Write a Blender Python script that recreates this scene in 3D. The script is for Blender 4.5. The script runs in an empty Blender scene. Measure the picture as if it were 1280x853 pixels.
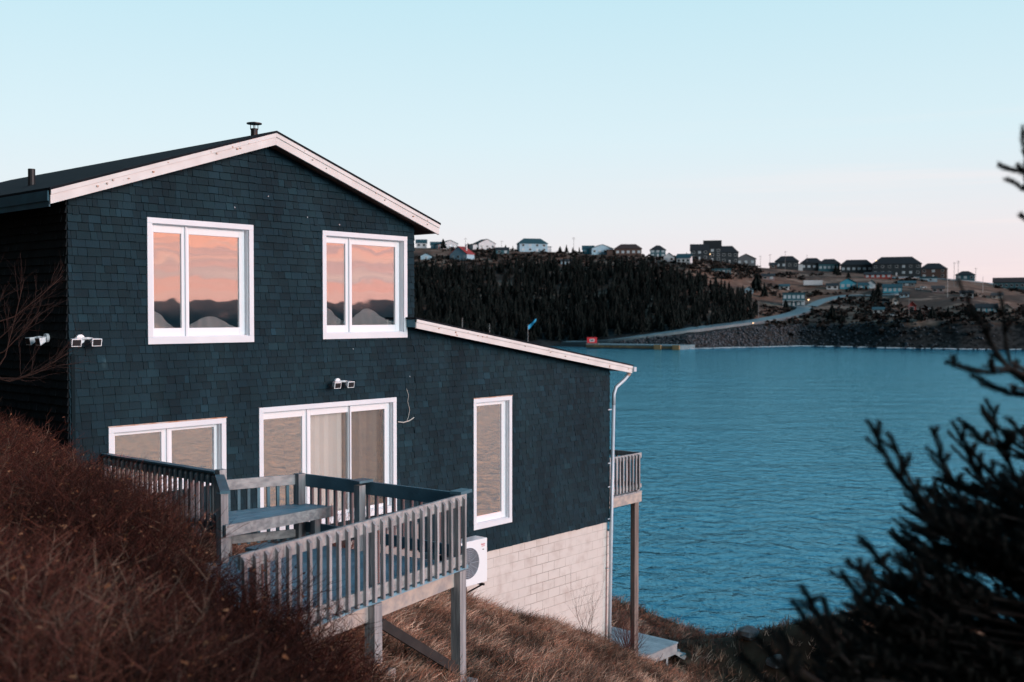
import bpy, math, random
from mathutils import Vector, Matrix, noise as mnoise
R = random.Random(7)
scene = bpy.context.scene
# ------------------------------------------------------------------ camera, sky, sun, exposure
EYE = 14.0                                  # eye height above the water
FP, CX, CY, HY = 1338.0, 640.0, 426.5, 394.0
PITCH = math.atan((CY - HY) / FP)
cam = bpy.data.cameras.new('camera'); camo = bpy.data.objects.new('camera', cam)
scene.collection.objects.link(camo); scene.camera = camo
camo.location = (0, 0, EYE); camo.rotation_euler = (math.pi/2 - PITCH, 0, 0)
cam.sensor_width = 36; cam.sensor_fit = 'HORIZONTAL'; cam.lens = FP/1280*36
cam.clip_start = .1; cam.clip_end = 9000
cam.dof.use_dof = True; cam.dof.focus_distance = 16.5; cam.dof.aperture_fstop = 1.6
scene.view_settings.view_transform = 'Standard'; scene.view_settings.look = 'None'
scene.view_settings.exposure = 0; scene.view_settings.gamma = 1

SUN_AZ = math.radians(128)                  # clockwise from the view direction (+Y)
SUN_EL = math.radians(11)
w = bpy.data.worlds.new('World'); scene.world = w; w.use_nodes = True
nt = w.node_tree; nt.nodes.clear()
def N_(t, typ, **k):
    n = t.nodes.new(typ)
    for a, b in k.items(): setattr(n, a, b)
    return n
def ramp(t, stops, interp='LINEAR'):
    n = t.nodes.new('ShaderNodeValToRGB'); e = n.color_ramp.elements
    n.color_ramp.interpolation = interp
    e[0].position, e[0].color = stops[0][0], (*stops[0][1], 1)
    e[1].position, e[1].color = stops[-1][0], (*stops[-1][1], 1)
    for p, c in stops[1:-1]:
        x = e.new(p); x.color = (*c, 1)
    return n
def mth(t, op, a, b=None, c=None, clamp=False):
    n = t.nodes.new('ShaderNodeMath'); n.operation = op; n.use_clamp = clamp
    for i, v in enumerate((a, b, c)):
        if v is None: continue
        if hasattr(v, 'links') or hasattr(v, 'is_linked'): t.links.new(v, n.inputs[i])
        else: n.inputs[i].default_value = v
    return n.outputs[0]
def mixc(t, fac, a, b, blend='MIX'):
    n = t.nodes.new('ShaderNodeMix'); n.data_type = 'RGBA'; n.blend_type = blend
    for i, v in ((0, fac), (6, a), (7, b)):
        if hasattr(v, 'is_linked'): t.links.new(v, n.inputs[i])
        elif i == 0: n.inputs[0].default_value = v
        else: n.inputs[i].default_value = (*v, 1)
    return n.outputs[2]
tc = N_(nt, 'ShaderNodeTexCoord'); sep = N_(nt, 'ShaderNodeSeparateXYZ')
nt.links.new(tc.outputs['Generated'], sep.inputs[0])
X_, Y_, Z_ = sep.outputs
def mrange(t, v, a, b, c=0., d=1.):
    n = t.nodes.new('ShaderNodeMapRange'); n.interpolation_type = 'SMOOTHSTEP'
    t.links.new(v, n.inputs[0])
    for i, q in enumerate((a, b, c, d)): n.inputs[i+1].default_value = q
    return n.outputs[0]
SKYR = ramp(nt, [(0, (.86,.70,.75)), (.035, (.85,.76,.80)), (.085, (.79,.82,.86)), (.16, (.69,.84,.90)), (.28, (.55,.79,.88)),
                 (.40, (.36,.74,.92)), (.55, (.24,.64,.85)), (.8, (.10,.34,.54)), (1, (.06,.25,.42))])
nt.links.new(Z_, SKYR.inputs[0])
SUNSET = ramp(nt, [(0, (1.35,.60,.52)), (.02, (1.45,.52,.42)), (.035, (1.25,.56,.50)), (.048, (1.0,.52,.52)), (.066, (1.85,.66,.44)), (.088, (1.25,.62,.54)), (.14,(5.8,1.35,.65)),
                     (.25, (6.8,1.4,.6)), (.42, (2.4,1.0,.8)), (.65,(.3,.5,.65)), (1, (.12,.34,.55))])
# bands of cloud: noise stretched along the horizon shifts the ramp lookup
mp = N_(nt, 'ShaderNodeMapping'); mp.inputs['Scale'].default_value = (1.6, 1.6, 48)
nt.links.new(tc.outputs['Generated'], mp.inputs[0])
cn = N_(nt, 'ShaderNodeTexNoise'); cn.inputs['Scale'].default_value = 1.6; cn.inputs['Detail'].default_value = 5
nt.links.new(mp.outputs[0], cn.inputs[0])
zz = mth(nt, 'ADD', Z_, mth(nt, 'MULTIPLY', mth(nt, 'SUBTRACT', cn.outputs[0], .5), .17))
nt.links.new(zz, SUNSET.inputs[0])
dpink = mth(nt, 'ADD', mth(nt, 'MULTIPLY', X_, .99), mth(nt, 'MULTIPLY', Y_, -.10))
pink = mrange(nt, dpink, .80, .975)
skyc = mixc(nt, pink, SKYR.outputs[0], SUNSET.outputs[0])
# faint pale cloud streaks low on the right of the view
streak = mth(nt, 'MULTIPLY', mrange(nt, cn.outputs[0], .48, .68), mrange(nt, X_, .0, .42))
streak = mth(nt, 'MULTIPLY', streak, mrange(nt, Z_, .22, .04))
skyc = mixc(nt, mth(nt, 'MULTIPLY', streak, .6), skyc, (.93,.84,.84))
lowr = mth(nt, 'MULTIPLY', mrange(nt, X_, -.02, .46), mrange(nt, Z_, .17, .0))
skyc = mixc(nt, mth(nt, 'MULTIPLY', lowr, .36), skyc, (.95,.70,.70))
dbr = mth(nt, 'ADD', mth(nt, 'MULTIPLY', X_, .80), mth(nt, 'MULTIPLY', Y_, .60))
br = mrange(nt, dbr, -.62, .22, .10, 1.0)
skyc = mixc(nt, 1.0, skyc, br, 'MULTIPLY')
bg = N_(nt, 'ShaderNodeBackground'); nt.links.new(skyc, bg.inputs[0]); bg.inputs[1].default_value = 1.0
nis = N_(nt, 'ShaderNodeTexSky'); nis.sky_type = 'NISHITA'; nis.sun_disc = False
nis.sun_elevation = SUN_EL; nis.sun_rotation = SUN_AZ
bg2 = N_(nt, 'ShaderNodeBackground'); nt.links.new(nis.outputs[0], bg2.inputs[0]); bg2.inputs[1].default_value = .01
ad = N_(nt, 'ShaderNodeAddShader'); nt.links.new(bg.outputs[0], ad.inputs[0]); nt.links.new(bg2.outputs[0], ad.inputs[1])
wo = N_(nt, 'ShaderNodeOutputWorld'); nt.links.new(ad.outputs[0], wo.inputs[0])

sl = bpy.data.lights.new('sun', 'SUN'); sl.energy = 2.3; sl.angle = math.radians(22); sl.color = (.95, .97, 1)
so = bpy.data.objects.new('sun', sl); scene.collection.objects.link(so)
sd = Vector((math.sin(SUN_AZ)*math.cos(SUN_EL), math.cos(SUN_AZ)*math.cos(SUN_EL), math.sin(SUN_EL)))
so.rotation_euler = sd.to_track_quat('Z', 'Y').to_euler()

# ------------------------------------------------------------------ frames of reference
# the house frame: s runs along the gable wall to the right, o outward from it, z relative to the eye height
D1 = Vector((.65591, .75483, 0)); NN = Vector((.75483, -.65591, 0)); P0 = Vector((-6.2616, 15.1, 0))
def W(s, o, z): return P0 + D1*s + NN*o + Vector((0, 0, EYE + z))
def so_of(x, y):
    d = Vector((x, y, 0)) - P0
    return d.dot(D1), d.dot(NN)
def sm(a, b, x):
    t = max(0., min(1., (x-a)/(b-a))); return t*t*(3-2*t)
def nz(x, y, z=0.): return mnoise.noise(Vector((x, y, z)))
def ground_z(s, o):                         # relative to the eye
    b = -.42*s if s < 14.5 else -6.09 - .27*(s-14.5)
    z = -2.37 + b - .19*o
    se = 21 + .5*(o+3) + .9*nz(o*.35, 3.1)
    z += .55*max(0, min(5.5, o+1.3))*sm(15.9,18,s)
    z -= .34*math.exp(-((s-15.2)/1.5)**2-((o+.4)/1.6)**2)
    if s > se: z -= .85*(s-se)**1.0
    z += .14*nz(s*.5, o*.5) + .05*nz(s*1.7, o*1.7, 5)
    # dug level along the left part of the house wall
    return max(z, -30)
def ray(px, py):
    u = (px-CX)/FP; v = (CY-py)/FP; c, s_ = math.cos(PITCH), math.sin(PITCH)
    return Vector((u, c+v*s_, -s_+v*c))
def at(px, py, Y):                          # the point at depth Y seen at a pixel of the 1280 x 853 photograph
    r = ray(px, py); return Vector((r.x/r.y*Y, Y, EYE + r.z/r.y*Y))

# ------------------------------------------------------------------ object helpers
COL = scene.collection
def tag(o, label=None, cat=None, group=None, kind=None):
    if label: o['label'] = label
    if cat: o['category'] = cat
    if group: o['group'] = group
    if kind: o['kind'] = kind
    return o
def thing(name, loc, label, cat, group=None, rz=0):
    o = bpy.data.objects.new(name, None); COL.objects.link(o); o.location = loc; o.rotation_euler.z = rz
    o.empty_display_size = .3
    return tag(o, label, cat, group)
def root_loc(p):
    while p.parent: p = p.parent
    return Vector(p.location)
class MB:
    def __init__(s): s.v = []; s.f = []; s.t = []; s.sm = False
    def add(s, vs, fs, tone=None):
        b = len(s.v); s.v += [tuple(v) for v in vs]
        for f in fs: s.f.append(tuple(b+i for i in f)); s.t.append(tone)
        return s
    def hexa(s, p, tone=None):              # p: 4 bottom corners, 4 top corners
        return s.add(p, [(3,2,1,0),(4,5,6,7),(0,1,5,4),(1,2,6,5),(2,3,7,6),(3,0,4,7)], tone)
    def box(s, s0, s1, o0, o1, z0, z1, tone=None, F=None):
        F = F or W
        return s.hexa([F(s0,o0,z0),F(s0,o1,z0),F(s1,o1,z0),F(s1,o0,z0),F(s0,o0,z1),F(s0,o1,z1),F(s1,o1,z1),F(s1,o0,z1)], tone)
    def bar(s, a, b, w_, h_, tone=None, up=Vector((0,0,1))):   # rectangular bar between two points, w_ sideways, h_ along up
        a, b = Vector(a), Vector(b); d = (b-a).normalized()
        sd_ = d.cross(up)
        if sd_.length < 1e-4: sd_ = Vector((1,0,0))
        sd_.normalize(); u = sd_.cross(d).normalized(); sd_ *= w_/2; u *= h_/2
        return s.hexa([a-sd_-u, a+sd_-u, b+sd_-u, b-sd_-u, a-sd_+u, a+sd_+u, b+sd_+u, b-sd_+u], tone)
    def post(s, s_, o_, z0, z1, w_, tone=None, ang=0., F=None):
        c, n = math.cos(ang)*w_/2, math.sin(ang)*w_/2
        q = [(-c+n,-n-c),(-c-n,-n+c),(c-n,n+c),(c+n,n-c)]
        F = F or W
        return s.hexa([F(s_+a,o_+b,z0) for a,b in q]+[F(s_+a,o_+b,z1) for a,b in q], tone)
    def tube(s, pts, r, n=8, tone=None, caps=True):
        pts = [Vector(p) for p in pts]; rr = r if isinstance(r, (list, tuple)) else [r]*len(pts)
        b = len(s.v); prev = None
        for i, p in enumerate(pts):
            d = (pts[min(i+1, len(pts)-1)] - pts[max(i-1, 0)]).normalized()
            if prev is None:
                a = d.cross(Vector((0,0,1)));  a = a if a.length > .01 else Vector((1,0,0))
            else: a = prev - d*prev.dot(d)
            a.normalize(); prev = a; c = d.cross(a)
            for k in range(n):
                t = 2*math.pi*k/n; s.v.append(tuple(p + (a*math.cos(t)+c*math.sin(t))*rr[i]))
        for i in range(len(pts)-1):
            for k in range(n):
                k2 = (k+1) % n
                s.f.append((b+i*n+k, b+i*n+k2, b+(i+1)*n+k2, b+(i+1)*n+k)); s.t.append(tone)
        if caps:
            s.f.append(tuple(b+k for k in reversed(range(n)))); s.t.append(tone)
            s.f.append(tuple(b+(len(pts)-1)*n+k for k in range(n))); s.t.append(tone)
        return s
    def build(s, name, mat, parent=None, smooth=False, uv=None, bevel=0):
        off = root_loc(parent) if parent else Vector((0,0,0))
        me = bpy.data.meshes.new(name)
        me.from_pydata([(x-off.x, y-off.y, z-off.z) for x, y, z in s.v], [], s.f)
        me.materials.append(mat)
        if uv:
            l = me.uv_layers.new(name='UVMap')
            for lp in me.loops:
                x, y, z = s.v[lp.vertex_index]
                a, b_ = so_of(x, y); l.data[lp.index].uv = ((a if uv == 's' else b_), z)
        if True:
            ca = me.color_attributes.new('tone', 'FLOAT_COLOR', 'CORNER')
            buf = []
            for t, f in zip(s.t, s.f):
                t = (1,1,1) if t is None else ((t,t,t) if isinstance(t, (int, float)) else t)
                buf += [t[0], t[1], t[2], 1.0]*len(f)
            ca.data.foreach_set('color', buf)
        if smooth: me.polygons.foreach_set('use_smooth', [True]*len(me.polygons))
        o = bpy.data.objects.new(name, me); COL.objects.link(o)
        if parent: o.parent = parent
        if bevel:
            m = o.modifiers.new('bevel', 'BEVEL'); m.width = bevel; m.segments = 2; m.limit_method = 'ANGLE'
        return o
def copy_tree(o, parent=None):
    c = o.copy(); COL.objects.link(c)
    if parent: c.parent = parent
    for ch in list(o.children): copy_tree(ch, c)
    return c

# ------------------------------------------------------------------ materials
def mat(name, base, rough=.7, var=None, scale=3., stretch=(1,1,1), bump=0., bscale=None, metal=0., spec=.4, tone=False, spots=None, detail=5, rotz=0.):
    m = bpy.data.materials.new(name); m.use_nodes = True; t = m.node_tree
    p = t.nodes['Principled BSDF']; p.inputs['Roughness'].default_value = rough; p.inputs['Metallic'].default_value = metal
    p.inputs['Specular IOR Level'].default_value = spec
    c = None; tc_ = N_(t, 'ShaderNodeTexCoord'); mp_ = N_(t, 'ShaderNodeMapping'); mp_.inputs['Scale'].default_value = stretch; mp_.inputs['Rotation'].default_value = (0,0,rotz)
    t.links.new(tc_.outputs['Object'], mp_.inputs[0])
    if var:
        n = N_(t, 'ShaderNodeTexNoise'); n.inputs['Scale'].default_value = scale; n.inputs['Detail'].default_value = detail
        t.links.new(mp_.outputs[0], n.inputs[0])
        c = mixc(t, mrange(t, n.outputs[0], .3, .7), base, var)
    if spots:
        n = N_(t, 'ShaderNodeTexNoise'); n.inputs['Scale'].default_value = spots[1]; n.inputs['Detail'].default_value = 3
        t.links.new(mp_.outputs[0], n.inputs[0])
        c = mixc(t, mrange(t, n.outputs[0], spots[2], spots[2]+.06), c if c else base, spots[0])
    if tone:
        a = N_(t, 'ShaderNodeVertexColor', layer_name='tone')
        c = mixc(t, 1., c if c else base, a.outputs[0], 'MULTIPLY')
    if c: t.links.new(c, p.inputs['Base Color'])
    else: p.inputs['Base Color'].default_value = (*base, 1)
    if bump:
        n = N_(t, 'ShaderNodeTexNoise'); n.inputs['Scale'].default_value = bscale or scale*4; n.inputs['Detail'].default_value = 4
        t.links.new(mp_.outputs[0], n.inputs[0])
        b = N_(t, 'ShaderNodeBump'); b.inputs['Strength'].default_value = bump; b.inputs['Distance'].default_value = .01
        t.links.new(n.outputs[0], b.inputs['Height']); t.links.new(b.outputs[0], p.inputs['Normal'])
    return m
M = {}
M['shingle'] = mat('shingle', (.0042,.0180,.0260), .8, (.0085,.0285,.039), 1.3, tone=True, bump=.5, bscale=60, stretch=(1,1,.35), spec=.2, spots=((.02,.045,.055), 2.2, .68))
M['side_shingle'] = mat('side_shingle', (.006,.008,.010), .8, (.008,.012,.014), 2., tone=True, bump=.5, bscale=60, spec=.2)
M['backing'] = mat('backing', (.006,.014,.018), .9, spec=.1)
M['white'] = mat('white_paint', (.78,.80,.83), .45, (.72,.74,.78), 1.5, bump=.05, bscale=20)
M['vinyl'] = mat('white_vinyl', (.82,.84,.86), .35)
M['oldwhite'] = mat('weathered_white_paint', (.66,.62,.60), .6, (.74,.71,.69), 3, spots=((.34,.15,.08), 5.5, .69), bump=.15, bscale=40)
M['teal_paint'] = mat('teal_paint', (.03,.13,.18), .5, (.02,.09,.13), 3)
M['roofing'] = mat('asphalt_roofing', (.008,.010,.014), 1., (.014,.016,.02), 8, bump=.6, bscale=60, spec=.2)
M['soffit'] = mat('soffit_wood', (.18,.12,.10), .8, (.12,.08,.07), 4)
M['metal_dark'] = mat('dark_metal', (.02,.022,.026), .5, (.05,.035,.03), 9, metal=.6)
M['galv'] = mat('pale_metal', (.62,.68,.74), .4, (.52,.58,.64), 4, metal=.1)
M['rust'] = mat('rust', (.45,.17,.07), .7, (.6,.5,.45), 5)
M['wood'] = mat('weathered_wood', (.42,.41,.41), .75, (.22,.22,.23), 16, stretch=(1,1,.10), tone=True, bump=.5, bscale=50)
M['rail_wood'] = mat('weathered_rail_wood', (.44,.425,.415), .75, (.25,.245,.25), 16, stretch=(.08,1,1), rotz=-.855, tone=True, bump=.5, bscale=50, spots=((.09,.07,.06), 22, .73))
M['wood_grey'] = mat('grey_blue_wood', (.08,.175,.22), .55, (.05,.115,.15), 3, tone=True, bump=.4, bscale=30, spec=.5)
M['plank'] = mat('deck_plank', (.19,.34,.42), .5, (.12,.24,.31), 4, tone=True, bump=.3, bscale=25, spec=.5)
M['beam'] = mat('pale_beam', (.50,.42,.36), .7, (.32,.29,.28), 9, stretch=(.12,1,1), rotz=-.855, bump=.3, bscale=20, spots=((.20,.09,.05), 5, .68))
M['concrete'] = mat('concrete', (.36,.31,.29), .9, (.28,.24,.23), 3, bump=.3)
M['curtain'] = mat('curtain_fabric', (.86,.84,.82), .9, (.74,.72,.70), 5)
M['blind'] = mat('blind_vinyl', (.62,.58,.54), .8, tone=True)
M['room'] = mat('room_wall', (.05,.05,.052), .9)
M['black'] = mat('black_plastic', (.012,.012,.014), .5)
M['red'] = mat('red_paint', (.55,.03,.04), .5)
M['wire'] = mat('pale_cable', (.55,.52,.48), .6)
M['soil'] = mat('dry_ground', (.050,.030,.020), .95, (.085,.055,.035), 2.2, bump=.8, bscale=6, spec=.1, spots=((.16,.11,.07), 1.3, .62))
M['wood_dark'] = mat('dark_wood', (.035,.028,.026), .85, (.018,.016,.016), 5)
M['brown_wood'] = mat('brown_post_wood', (.24,.19,.165), .75, (.13,.105,.095), 12, stretch=(1,1,.1), tone=True, bump=.4)
M['grass'] = mat('dry_grass', (1,1,1), .8, tone=True, spec=.15)
M['twig'] = mat('shrub_twig', (1,1,1), .8, tone=True, spec=.1)
M['bark'] = mat('bark', (.025,.018,.015), .9, (.015,.011,.01), 8, bump=.5)
M['needle'] = mat('spruce_needle', (.006,.007,.006), .8, tone=True, spec=.15)
M['shoot_bark'] = mat('shoot_bark', (.009,.007,.006), .9)
M['lamp_lit'] = mat('lit_lamp', (1,.7,.4), .5)
_p = M['lamp_lit'].node_tree.nodes['Principled BSDF']; _p.inputs['Emission Color'].default_value = (1,.62,.3,1); _p.inputs['Emission Strength'].default_value = 2.5
def glass(name, refl, tint, bumpy=.0):
    m = bpy.data.materials.new(name); m.use_nodes = True; t = m.node_tree; t.nodes.clear()
    g = N_(t, 'ShaderNodeBsdfGlossy'); g.inputs[0].default_value = (.95,.95,.95,1); g.inputs['Roughness'].default_value = .015
    tr = N_(t, 'ShaderNodeBsdfTransparent'); tr.inputs[0].default_value = (*tint, 1)
    x = N_(t, 'ShaderNodeMixShader'); fr = N_(t, 'ShaderNodeLayerWeight'); fr.inputs[0].default_value = .35
    t.links.new(mrange(t, fr.outputs['Facing'], 0, 1, refl, 1), x.inputs[0])
    t.links.new(tr.outputs[0], x.inputs[1]); t.links.new(g.outputs[0], x.inputs[2])
    if bumpy:
        tc_ = N_(t, 'ShaderNodeTexCoord'); n = N_(t, 'ShaderNodeTexNoise'); n.inputs['Scale'].default_value = 1.1
        t.links.new(tc_.outputs['Object'], n.inputs[0]); b = N_(t, 'ShaderNodeBump'); b.inputs['Strength'].default_value = bumpy; b.inputs['Distance'].default_value = .003
        t.links.new(n.outputs[0], b.inputs['Height']); t.links.new(b.outputs[0], g.inputs['Normal'])
    o = N_(t, 'ShaderNodeOutputMaterial'); t.links.new(x.outputs[0], o.inputs[0]); return m
M['glass'] = glass('coated_glass', .38, (.97,.97,.97), 1.); M['glass_lower'] = glass('coated_glass_lower', .72, (.95,.95,.95), .8)
M['glass_clear'] = glass('clear_glass', .16, (.97,.97,.97), .6)

# concrete block wall: brick texture over the wall's own s,z coordinates
def block_mat():
    m = mat('painted_block', (.5,.5,.5), .85); t = m.node_tree; p = t.nodes['Principled BSDF']
    uv = N_(t, 'ShaderNodeUVMap'); br_ = N_(t, 'ShaderNodeTexBrick'); t.links.new(uv.outputs[0], br_.inputs[0])
    br_.inputs['Scale'].default_value = 1; br_.inputs['Brick Width'].default_value = .40; br_.inputs['Row Height'].default_value = .2
    br_.inputs['Mortar Size'].default_value = .007; br_.inputs['Mortar Smooth'].default_value = .3
    br_.inputs['Color1'].default_value = (.66,.61,.57,1); br_.inputs['Color2'].default_value = (.61,.56,.52,1); br_.inputs['Mortar'].default_value = (.33,.28,.25,1)
    n = N_(t, 'ShaderNodeTexNoise'); n.inputs['Scale'].default_value = .8; n.inputs['Detail'].default_value = 4
    t.links.new(uv.outputs[0], n.inputs[0])
    fade = mixc(t, mth(t, 'MULTIPLY', mrange(t, n.outputs[0], .38, .58), .8), br_.outputs[0], (.64,.59,.55))
    n2 = N_(t, 'ShaderNodeTexNoise'); n2.inputs['Scale'].default_value = 3; n2.inputs['Detail'].default_value = 6; t.links.new(uv.outputs[0], n2.inputs[0])
    c = mixc(t, mth(t, 'MULTIPLY', mrange(t, n2.outputs[0], .45, .75), .5), fade, (.42,.34,.30))
    t.links.new(c, p.inputs['Base Color'])
    b = N_(t, 'ShaderNodeBump'); b.inputs['Strength'].default_value = .6; b.inputs['Distance'].default_value = .006
    h = mth(t, 'ADD', mth(t, 'MULTIPLY', br_.outputs['Fac'], -1.), mth(t, 'MULTIPLY', n2.outputs[0], .5))
    t.links.new(h, b.inputs['Height']); t.links.new(b.outputs[0], p.inputs['Normal'])
    return m
M['block'] = block_mat()

def water_mat():
    m = bpy.data.materials.new('sea_water'); m.use_nodes = True; t = m.node_tree; p = t.nodes['Principled BSDF']
    p.inputs['Specular Tint'].default_value = (.50,.88,1.0,1); p.inputs['Roughness'].default_value = .09; p.inputs['IOR'].default_value = 1.33; p.inputs['Specular IOR Level'].default_value = .5
    tc_ = N_(t, 'ShaderNodeTexCoord')
    def nn(sc, st, det=3, rot=0., dist=0.):
        mp_ = N_(t, 'ShaderNodeMapping'); mp_.inputs['Scale'].default_value = st; mp_.inputs['Rotation'].default_value = (0,0,rot)
        t.links.new(tc_.outputs['Object'], mp_.inputs[0])
        n = N_(t, 'ShaderNodeTexNoise'); n.inputs['Scale'].default_value = sc; n.inputs['Detail'].default_value = det
        n.inputs['Distortion'].default_value = dist
        t.links.new(mp_.outputs[0], n.inputs[0]); return n.outputs[0]
    big = nn(.012, (1,1,1), 3)
    p.inputs['Base Color'].default_value = (.006,.115,.165,1)
    c = mixc(t, mrange(t, big, .35, .65), (.001,.046,.098), (.001,.084,.162)); t.links.new(c, p.inputs['Base Color'])
    h = mth(t, 'ADD', mth(t, 'MULTIPLY', nn(.75, (1,1,1), 4, .25, .6), 1.15), mth(t, 'MULTIPLY', nn(2.6, (1,1,1), 3, -.2), .26))
    h = mth(t, 'ADD', h, mth(t, 'MULTIPLY', nn(.12, (.6,1,1), 2, .1), 1.6))
    b = N_(t, 'ShaderNodeBump'); b.inputs['Strength'].default_value = 1; b.inputs['Distance'].default_value = .25
    t.links.new(h, b.inputs['Height'])
    t.nodes.remove(p)
    df = N_(t, 'ShaderNodeBsdfDiffuse'); t.links.new(c, df.inputs[0])
    gl = N_(t, 'ShaderNodeBsdfGlossy'); gl.inputs[0].default_value = (.36,.82,1,1); gl.inputs['Roughness'].default_value = .10
    fr = N_(t, 'ShaderNodeFresnel'); fr.inputs[0].default_value = 2.1; x = N_(t, 'ShaderNodeMixShader')
    for n in (gl, fr, df): t.links.new(b.outputs[0], n.inputs['Normal'])
    t.links.new(fr.outputs[0], x.inputs[0]); t.links.new(df.outputs[0], x.inputs[1]); t.links.new(gl.outputs[0], x.inputs[2])
    t.links.new(x.outputs[0], t.nodes['Material Output'].inputs[0])
    return m
M['water'] = water_mat()

# ------------------------------------------------------------------ the setting: water, near ground
wb = MB(); wb.add([(-3000,-1500,0),(4000,-1500,0),(4000,5000,0),(-3000,5000,0)], [(0,1,2,3)])
tag(wb.build('water', M['water']), 'teal rippled bay water reaching the far shore', 'water', kind='structure')

gb = MB(); ss = [-30+i*.5 for i in range(0, 44)] + [-8+i*.22 for i in range(0, 155)] + [26.2+i*.9 for i in range(16)]
ss = sorted(set(round(x, 3) for x in ss)); oo = [-40+i*1.5 for i in range(20)] + [-10+i*.25 for i in range(0, 140)] + [25+i*1.2 for i in range(30)]
gv = [tuple(W(s, o, ground_z(s, o))) for o in oo for s in ss]
nS = len(ss); gf = [(j*nS+i, j*nS+i+1, (j+1)*nS+i+1, (j+1)*nS+i) for j in range(len(oo)-1) for i in range(nS-1)]
gb.add(gv, [f[::-1] for f in gf])
tag(gb.build('ground', M['soil'], smooth=True), 'dry brown hillside sloping down to the bay', 'ground', kind='structure')

# ------------------------------------------------------------------ the house
HL = W(0, 0, -4.9)
house = thing('house', HL, 'dark teal shingled two-storey gabled house with white trim above the bay', 'house')
def roof_z(s):                                # underside of the roofs on the wall plane
    if s <= 6.72: return 2.80 - .333*abs(s-3.36)
    return -.27 - .160*(s-6.72)
ZB = -4.82; SR = 13.0
WIN = {'w1': (1.21,3.10,-.44,1.46), 'w2': (4.52,6.52,-.42,1.46), 'door': (3.19,6.24,-3.64,-1.52), 'low': (.57,2.56,-2.68,-1.635), 'tall': (8.33,9.50,-4.32,-1.68)}
ins = .07
OPEN = [(a+ins, b-ins, c+ins, d-ins) for a, b, c, d in WIN.values()]
# backing wall with real openings
bk = MB()
sb = sorted({0, 3.36, 6.72, 6.7201, SR, *[v for w_ in OPEN for v in w_[:2]]}); zb = sorted({-4.82, -8., 3., *[v for w_ in OPEN for v in w_[2:]]})
zb = [z for z in zb if z >= ZB]
for a, b in zip(sb, sb[1:]):
    if b-a < .001: continue
    for c, d in zip(zb, zb[1:]):
        m_s, m_z = (a+b)/2, (c+d)/2
        if any(q[0] < m_s < q[1] and q[2] < m_z < q[3] for q in OPEN): continue
        ra, rb = roof_z(a+1e-4), roof_z(b-1e-4)
        if max(ra, rb) <= c: continue
        d1, d2 = max(c, min(d, ra)), max(c, min(d, rb))
        bk.hexa([W(a,-.14,c), W(a,0,c), W(b,0,c), W(b,-.14,c), W(a,-.14,d1), W(a,0,d1), W(b,0,d2), W(b,-.14,d2)])
bk.build('wall', M['backing'], house)
# shingle courses: every shingle a tapered slab
def shingles(mb, s0, s1, zbot, ztop_f, opens, F, rnd, rowh=.118):
    z = zbot; row = 0
    while z < 3.0:
        x = s0 - rnd.random()*.2; wave = .010*math.sin(row*1.7)
        while x < s1:
            wd = rnd.choice((.08,.10,.12,.14,.16,.19,.21)); a, b = max(x, s0), min(x+wd-.005, s1); x += wd
            if b-a < .02: continue
            zb_ = z + rnd.uniform(-.004,.004) + (-.012 if rnd.random() < .05 else 0); zt_ = z + rowh - .004
            segs = [(a, b, zb_, zt_)]
            for q in opens:
                new = []
                for (p, r_, y0, y1) in segs:
                    if r_ <= q[0] or p >= q[1] or y1 <= q[2] or y0 >= q[3]: new.append((p, r_, y0, y1)); continue
                    if p < q[0]: new.append((p, q[0], y0, y1))
                    if r_ > q[1]: new.append((q[1], r_, y0, y1))
                    if y0 < q[2]: new.append((max(p, q[0]), min(r_, q[1]), y0, q[2]))
                    elif y1 > q[3]: new.append((max(p, q[0]), min(r_, q[1]), q[3], y1))
                segs = new
            tn = rnd.uniform(.74, 1.26) * (1.35 if rnd.random() < .04 else 1); ob = .028 + rnd.uniform(-.004,.008)
            for p, r_, y0, y1 in segs:
                if r_-p < .01: continue
                t0, t1 = ztop_f(p), ztop_f(r_)
                if min(t0, t1) <= y0+.01: continue
                mb.hexa([F(p,.001,y0), F(p,ob,y0), F(r_,ob,y0), F(r_,.001,y0), F(p,.001,min(y1,t0)), F(p,.008,min(y1,t0)), F(r_,.008,min(y1,t1)), F(r_,.001,min(y1,t1))],
                        (tn*.98, tn, tn*rnd.uniform(.97,1.05)))
        z += rowh; row += 1
sh = MB(); shingles(sh, 0, 6.72, ZB, lambda s: roof_z(min(s, 6.7199)), OPEN, W, R)
shingles(sh, 6.72, SR, ZB, lambda s: roof_z(max(s, 6.7201)), OPEN, W, R)
sh.build('shingle_cladding', M['shingle'], house)
DEPTH = 9.0
sw = MB(); sw.hexa([W(.0,-DEPTH,-4.9), W(.0,-.14,-4.9), W(.14,-.14,-4.9), W(.14,-DEPTH,-4.9), W(.0,-DEPTH,1.66), W(.0,-.14,1.66), W(.14,-.14,1.66), W(.14,-DEPTH,1.66)])
sw.hexa([W(SR-.14,-DEPTH,ZB), W(SR-.14,-.14,ZB), W(SR,-.14,ZB), W(SR,-DEPTH,ZB), W(SR-.14,-DEPTH,-1.3), W(SR-.14,-.14,-1.3), W(SR,-.14,-1.3), W(SR,-DEPTH,-1.3)])
sw.hexa([W(0,-DEPTH-.14,ZB), W(0,-DEPTH,ZB), W(SR,-DEPTH,ZB), W(SR,-DEPTH-.14,ZB), W(0,-DEPTH-.14,-1.3), W(0,-DEPTH,-1.3), W(SR,-DEPTH,-1.3), W(SR,-DEPTH-.14,-1.3)])
sw.hexa([W(6.58,-DEPTH,-1.9), W(6.58,-.14,-1.9), W(6.72,-.14,-1.9), W(6.72,-DEPTH,-1.9), W(6.58,-DEPTH,1.66), W(6.58,-.14,1.66), W(6.72,-.14,1.66), W(6.72,-DEPTH,1.66)])
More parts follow.
